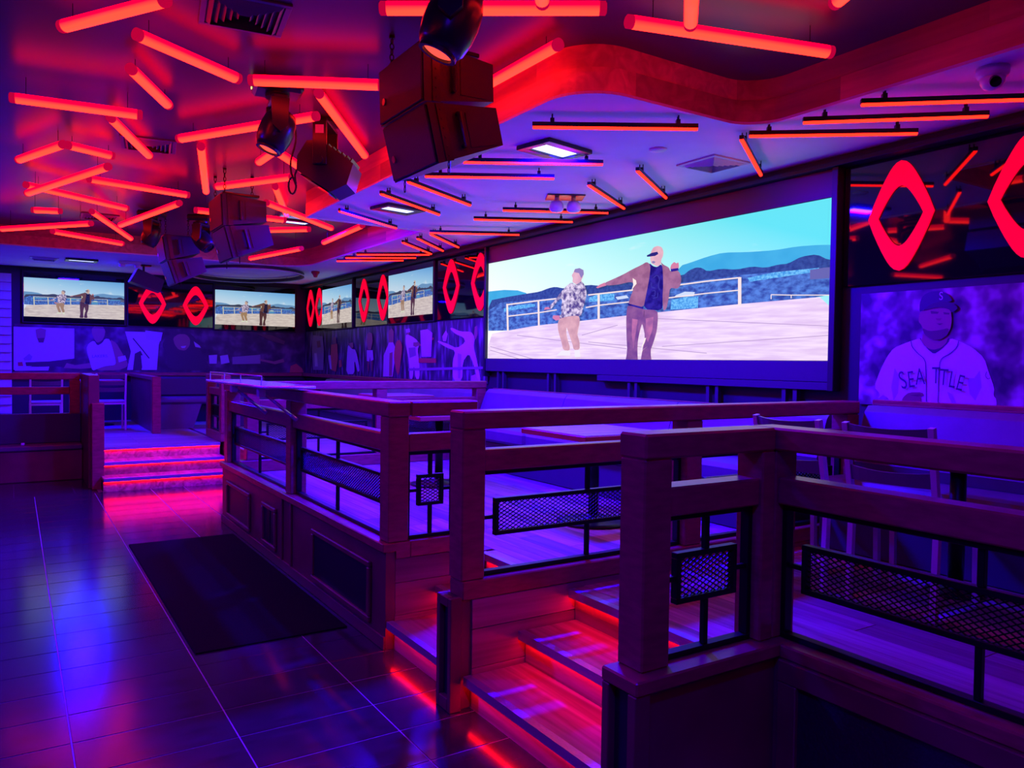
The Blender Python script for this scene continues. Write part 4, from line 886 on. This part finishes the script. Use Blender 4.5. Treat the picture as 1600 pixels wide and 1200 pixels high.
P_.add('small_figures', ('white', [(720,315),(795,310),(790,390),(725,390)]), ('white', [(820,320),(890,310),(905,380),(830,395)]), ('mid', [(930,330),(1180,310),(1180,390),(930,395)]), ('skin', [(1170,345),(1300,370),(1385,345),(1395,375),(1310,395),(1180,365)]), ('orange', [(1440,470),(1450,410),(1500,390),(1550,430),(1565,470)]), ('shade', [(1140,120),(1280,135),(1400,190),(1390,220),(1260,180)]), clip=C_)
# mural cap rails
struct('trim_3', MB().cbox(W-.10, W-.0125, 8.42, FARY-.01, 1.28, 1.342, .004).cbox(0, W-.11, FARY-.10, FARY-.0125, 1.28, 1.342, .004), M['rail'], 'dark wooden ledge under the murals')

# ================================================================== BANQUETTES
def banquette(label, y0, y1, xb, top, seams, ledge=True):
    t = thing('banquette', label, 'banquette', (xb, (y0+y1)/2, PL)); L = t.location[:]
    MB().cbox(xb-.40, xb+.16, y0, y1, PL+.001, PL+.30, .01).build('plinth', M['vinyldark'], t, L)
    n = len(seams)-1
    for a, c in zip(seams, seams[1:]):
        MB().cbox(xb-.44, xb+.02, a+.004, c-.004, PL+.302, PL+.45, .03).build('seat_cushion', M['vinyl'], t, L)
        MB().prism([(xb-.02, a+.004, PL+.452), (xb-.05, a+.004, PL+.52), (xb+.05, a+.004, top-.04), (xb+.09, a+.004, top), (xb+.14, a+.004, top), (xb+.14, a+.004, PL+.452)], (0, c-a-.008, 0)).build('back_cushion', M['vinyl'], t, L)
    MB().cbox(xb+.145, xb+.18, y0, y1, PL+.31, top+.01, .005).build('back_board', M['base'], t, L)
    return t
banquette('long padded banquette along the wall below the video wall', 3.30, 7.86, 4.62, 1.30, [3.30, 4.75, 6.30, 7.86])
banquette('padded banquette under the baseball mural behind the metal chairs', -1.5, 3.07, 4.68, 1.365, [-1.5, 0, 1.55, 3.07])
tag(MB().cbox(4.865, W-.013, -1.5, 3.10, 1.36, 1.40, .005).build('wall_ledge', M['rail']), 'dark ledge on top of the banquette under the baseball mural', 'ledge')
banquette('padded banquette beyond the cross fence against the side wall', 8.15, 13.6, 4.66, 1.27, [8.15, 9.9, 11.7, 13.6])
def far_banquette():
    t = thing('banquette', 'padded banquette along the far wall under the smiling fan mural', 'banquette', (3.2, 15.1, PL)); L = t.location[:]
    MB().cbox(1.95, 4.1, 14.75, 15.42, PL+.001, PL+.30, .01).build('plinth', M['vinyldark'], t, L)
    for a, c in ((1.95, 3.0), (3.0, 4.1)):
        MB().cbox(a+.004, c-.004, 14.70, 15.20, PL+.302, PL+.45, .03).build('seat_cushion', M['vinyl'], t, L)
        MB().cbox(a+.004, c-.004, 15.22, 15.40, PL+.45, 1.27, .03).build('back_cushion', M['vinyl'], t, L)
far_banquette()
t = thing('booth_divider', 'upright dark booth divider panel on the far platform beyond the stairs', 'divider', (1.80, 13.9, PL)); L = t.location[:]
MB().cbox(1.74, 1.86, 12.62, 12.76, PL+.001, 1.33, .006).build('end_post', M['rail'], t, L)
MB().cbox(1.77, 1.83, 12.765, 15.4, PL+.001, 1.27, .005).build('panel', M['base'], t, L)
MB().cbox(1.75, 1.85, 12.765, 15.4, 1.272, 1.33, .005).build('cap', M['rail'], t, L)
t = thing('booth_bench', 'padded booth bench tucked behind the upright booth divider', 'bench', (2.5, 13.6, PL)); L = t.location[:]
MB().prism([(1.95, 13.35, PL+.001), (2.45, 13.35, PL+.001), (2.58, 13.35, PL+.40), (1.95, 13.35, PL+.40)], (0, .5, 0)).build('base', M['vinyl'], t, L)
MB().cbox(1.90, 3.3, 13.30, 13.90, PL+.402, PL+.50, .03).build('seat_cushion', M['vinyl'], t, L)
MB().cbox(1.90, 3.3, 13.80, 13.95, PL+.502, 1.30, .03).build('back_cushion', M['vinyldark'], t, L)
MB().cbox(3.0, 3.3, 13.40, 13.8, PL+.001, PL+.40, .01).build('side_base', M['vinyldark'], t, L)

# ================================================================== TABLES
def table(label, x0, x1, y0, y1, z, base_r=.26):
    cx, cy = (x0+x1)/2, (y0+y1)/2
    t = thing('table', label, 'table', (cx, cy, PL)); L = t.location[:]
    MB().cbox(x0, x1, y0, y1, z-.045, z-.004, .005).build('top_edge', M['tableedge'], t, L)
    n = 5; wx = (y1-y0-.02)/n
    for k in range(n): MB().cbox(x0+.01, x1-.01, y0+.01+k*wx+.001, y0+.01+(k+1)*wx-.001, z-.0039, z, .001).build('top_plank', M['table'], t, L)
    MB().cyl((cx, cy, PL+.03), (cx, cy, z-.05), .038, 16).build('pedestal', M['blackmetal'], t, L, True)
    MB().cbox(cx-.2, cx+.2, cy-.2, cy+.2, z-.062, z-.0455, .003).build('top_plate', M['blackmetal'], t, L)
    MB().lathe([(base_r, PL+.002), (base_r, PL+.012), (base_r*.8, PL+.022), (.06, PL+.035), (.045, PL+.06)], 28, base=Vector((cx, cy, 0))).build('base', M['blackmetal'], t, L, True)
table('square cherry edged table behind the long fence between the stairs', 3.12, 3.88, 3.98, 4.74, 1.145)
table('square cherry edged table behind the short fence by the narrow stairs', 2.93, 3.69, 6.02, 6.78, 1.145)
table('square table beyond the cross fence by the side wall banquette', 3.52, 4.20, 8.25, 8.95, 1.215)
table('table in front of the metal chairs beside the baseball mural', 3.80, 4.235, 1.60, 2.56, 1.225, .14)
table('small table between the two far chairs under the basketball player', .78, 1.55, 14.25, 14.85, 1.235)
table('round based table on the far platform behind the two rail fence', -.95, -.25, 13.8, 14.5, 1.235)

# ================================================================== CHAIRS
def make_chair(label, loc, rz, group=None):
    """back at local -x, facing +x; square aluminium frame"""
    t = thing('metal_chair', label, 'chair', loc, rz, group)
    for s in (-1, 1):
        MB().bar((-.205, s*.20, .006), (-.19, s*.20, .45), .026, .03, up=Vector((1, 0, 0))).bar((-.19, s*.20, .45), (-.27, s*.20, .875), .026, .03, up=Vector((1, 0, 0))).build('back_leg', M['alu'], t)
        MB().bar((.215, s*.20, .006), (.20, s*.20, .43), .026, .026, up=Vector((1, 0, 0))).build('front_leg', M['alu'], t)
        MB().bar((-.19, s*.20, .418), (.20, s*.20, .418), .02, .026).build('side_rail', M['alu'], t)
    MB().bar((-.19, -.19, .418), (-.19, .19, .418), .02, .026).bar((.20, -.19, .418), (.20, .19, .418), .02, .026).build('cross_rail', M['alu'], t)
    MB().cbox(-.20, .225, -.212, .212, .432, .462, .01).build('seat', M['seat'], t)
    for k, (z0, z1) in enumerate(((.80, .87), (.70, .77), (.60, .67))):
        sl = MB(); n = 8; vs = []
        for i in range(n+1):
            y = -.187+.374*i/n; bow = .03*(1-(2*i/n-1)**2); dz = -.012*(1-(2*i/n-1)**2)
            for z, th in ((z0, 0), (z1, 0), (z1, .016), (z0, .016)):
                x = -.19-.08*(z-.45)/.425-bow+th-.008; vs.append((x, y, z+(dz if z == z1 else 0)))
        fs = []
        for i in range(n): fs += [(4*i+j, 4*i+(j+1) % 4, 4*i+4+(j+1) % 4, 4*i+4+j) for j in range(4)]
        fs += [(0, 1, 2, 3), (4*n+3, 4*n+2, 4*n+1, 4*n)]
        sl.add(vs, fs).build('back_slat', M['chairback'], t)
    return t
c0 = make_chair('metal framed chair next to the long fence post, its slatted back to the mesh fence', (3.62, 2.595, PL+.0005), math.radians(-3))
c1 = copy_tree(c0); c1.location = (3.63, 2.085, PL+.0005); c1.rotation_euler.z = math.radians(4); c1['label'] = 'metal framed chair in front of the round based table, nearer the baseball player lettering'
c2 = copy_tree(c0); c2.location = (1.26, 13.55, PL+.0005); c2.rotation_euler.z = math.radians(90); c2['label'] = 'metal framed chair at the top of the distant stairs, below the basketball player'
c3 = copy_tree(c0); c3.location = (.41, 13.55, PL+.0005); c3.rotation_euler.z = math.radians(90); c3['label'] = 'metal framed chair behind the two rail fence on the far platform'

# ================================================================== DRINK LEDGE on the left fence
t = thing('drink_ledge', 'chrome railed drink ledge braced to the outside of the panelled fence', 'shelf', (1.60, 6.3, 1.40)); L = t.location[:]
MB().cbox(1.47, 1.83, 5.50, 7.35, 1.405, 1.428, .004).build('shelf_board', mat('ledge_laminate', (.35, .18, .26), .18), t, L)
e = MB()
for p, q in (((1.465, 5.49, 1.417), (1.465, 7.36, 1.417)), ((1.465, 5.49, 1.417), (1.835, 5.49, 1.417)), ((1.465, 7.36, 1.417), (1.835, 7.36, 1.417))): e.cyl(p, q, .011, 10)
e.build('edge_tube', M['chrome'], t, L, True)
MB().cyl((1.48, 5.6, 1.495), (1.48, 7.3, 1.495), .005, 8).build('gallery_bar', M['chrome'], t, L, True)
for y in (5.6, 6.2, 6.75, 7.3): MB().cyl((1.48, y, 1.426), (1.48, y, 1.495), .004, 8).build('gallery_pin', M['chrome'], t, L)
for y in (5.70, 6.52):
    s_ = MB().cyl((1.50, y, 1.39), (1.752, y-.03, 1.175), .012, 10).build('strut', M['chrome'], t, L, True)
    MB().cbox(1.478, 1.53, y-.03, y+.03, 1.345, 1.404, .005).build('clamp', M['alu'], s_, L)
    MB().cyl((1.715, y-.026, 1.207), (1.757, y-.031, 1.171), .016, 10).build('strut_foot', M['chrome'], s_, L)

# ================================================================== SMALL CEILING ITEMS
def vent(label, x, y, z, rz, size=.40, m='vent', rings=5):
    t = thing('air_vent', label, 'vent', (x, y, z), rz); h = size/2
    fr = MB()
    for (x0, x1, y0, y1) in ((-h, h, -h, -h+.03), (-h, h, h-.03, h), (-h, -h+.03, -h+.03, h-.03), (h-.03, h, -h+.03, h-.03)): fr.cbox(x0, x1, y0, y1, -.012, -.001, .002)
    fr.build('frame', M[m], t)
    for k in range(rings):
        r1 = (h-.032)*(1-k/(rings+.6)); r0 = r1-(h-.03)/(rings+.6)*.75
        if r0 < .01: r0 = .008
        vs = [(-r1, -r1, -.003), (r1, -r1, -.003), (r1, r1, -.003), (-r1, r1, -.003), (-r0, -r0, -.026), (r0, -r0, -.026), (r0, r0, -.026), (-r0, r0, -.026)]
        MB().add(vs, [(0, 1, 5, 4), (1, 2, 6, 5), (2, 3, 7, 6), (3, 0, 4, 7)]).build('louvre', M[m], t)
    return t
vent('square pale air vent in the soffit above the video wall', 4.40, 4.13, SOF, 0, .38)
vent('dark square air vent in the raised ceiling near the slanted tubes', 1.0, 4.14, CEIL, math.radians(-8), .42, 'ventdark')
vent('dark square air vent in the raised ceiling behind a single tube', .95, 7.1, CEIL, math.radians(-8), .42, 'ventdark')
vent('dark square air vent in the raised ceiling over the distant stairs', .92, 11.1, CEIL, 0, .42, 'ventdark')
vent('flat air vent in the far soffit next to the blue flood', .41, 14.05, SOF, 0, .38)
tag(MB().lathe([(.062, SOF-.001), (.062, SOF-.006), (.05, SOF-.014), (.01, SOF-.016)], 24, base=Vector((3.80, 4.08, 0))).build('ceiling_disc', M['white'], smooth=True), 'small round white speaker disc in the soffit', 'disc')
t = thing('emergency_light', 'twin headed white emergency light on a dark plate in the soffit', 'emergency light', (4.21, 5.72, SOF), math.radians(-30))
MB().cbox(-.17, .17, -.12, .12, -.012, -.001, .004).build('plate', M['plastic'], t)
for s in (-1, 1):
    MB().cyl((s*.075, 0, -.012), (s*.075, 0, -.04), .02, 12).build('stem', M['white'], t)
    MB().lathe([(.015, -.035), (.045, -.045), (.062, -.075), (.066, -.115), (.05, -.135), (.02, -.142)], 18, base=Vector((s*.078, 0, 0))).build('lamp_head', M['white'], t, smooth=True)
t = thing('dome_camera', 'white dome security camera on the soffit above the glass panel', 'camera', (4.13, 2.03, SOF))
MB().lathe([(.075, -.001), (.075, -.03), (.068, -.045), (.06, -.05)], 24).build('housing', M['white'], t, smooth=True)
MB().lathe([(.058, -.045), (.055, -.075), (.04, -.098), (.015, -.108)], 24).build('dome', M['white'], t, smooth=True)
MB().cyl((-.035, -.028, -.075), (-.055, -.043, -.09), .026, 16).build('lens', M['gloss'], t)
t = thing('oval_ring', 'large oval hanging ring below the far soffit in front of the televisions', 'ceiling ring', (3.40, 13.85, SOF))
n = 56; vs = []
for k in range(n):
    a = 2*math.pi*k/n
    for r, z in ((1.0, -.02), (1.0, -.075), (.955, -.075), (.955, -.02)): vs.append((.93*r*math.cos(a), 1.25*r*math.sin(a), z))
fs = []
for k in range(n): fs += [(4*k+j, 4*k+(j+1) % 4, 4*((k+1) % n)+(j+1) % 4, 4*((k+1) % n)+j) for j in range(4)]
MB().add(vs, fs).build('ring_band', M['speaker'], t)
MB().tube([(.94*math.cos(2*math.pi*k/n), 1.262*math.sin(2*math.pi*k/n), -.076) for k in range(n)], .008, 6, True).build('edge_bead', M['white'], t, smooth=True)
for a in (.4, 1.9, 3.5, 5.1): MB().cyl((.91*math.cos(a), 1.22*math.sin(a), -.02), (.91*math.cos(a), 1.22*math.sin(a), -.001), .012, 8).build('standoff', M['white'], t)
t = thing('hung_speaker', 'black wedge speaker hung from the far soffit beside the left television', 'speaker', (1.80, 14.0, SOF))
MB().cbox(-.11, .11, -.07, .07, -.02, -.001, .004).build('mount_plate', M['plastic'], t)
MB().cyl((0, 0, -.02), (0, 0, -.12), .018, 10).build('arm', M['plastic'], t)
Rm = Matrix.Translation((.05, 0, -.27)) @ Matrix.Rotation(math.radians(28), 4, 'Y')
MB().prism([(-.22, -.16, .10), (.20, -.16, .14), (.24, -.16, -.06), (-.22, -.16, -.14)], (0, .32, 0)).xf(Rm).build('cabinet', M['speaker'], t)
MB().cbox(-.235, -.221, -.15, .15, -.13, .09, .004).xf(Rm).build('grille', M['vent'], t)
t = thing('ceiling_sounder', 'small red alarm sounder on the far soffit by the red bars', 'alarm', (onz(493, 424, SOF).x, onz(493, 424, SOF).y, SOF))
MB().lathe([(.07, -.001), (.07, -.03), (.045, -.06), (.03, -.10), (.01, -.105)], 18).build('body', mat('alarm_red', (.5, .04, .04), .4), t, smooth=True)
t = thing('emergency_light', 'small twin headed emergency light on the far soffit over the left television', 'emergency light', (1.55, 13.6, SOF))
MB().cbox(-.16, .16, -.05, .05, -.05, -.001, .006).build('box', M['white'], t)
for s in (-1, 1): MB().lathe([(.02, -.045), (.045, -.06), (.05, -.09), (.02, -.10)], 14, base=Vector((s*.11, -.03, 0))).build('lamp_head', M['white'], t, smooth=True)
tag(MB().cbox(.08, .12, 11.72, 11.76, .4705, .50, .004).build('paper_scrap', M['white']), 'crumpled white scrap lying on the dark bench seat', 'scrap')
for o in bpy.data.objects:
    if o.type == 'MESH' and o.parent is None and 'label' not in o.keys(): o['label'] = o.name
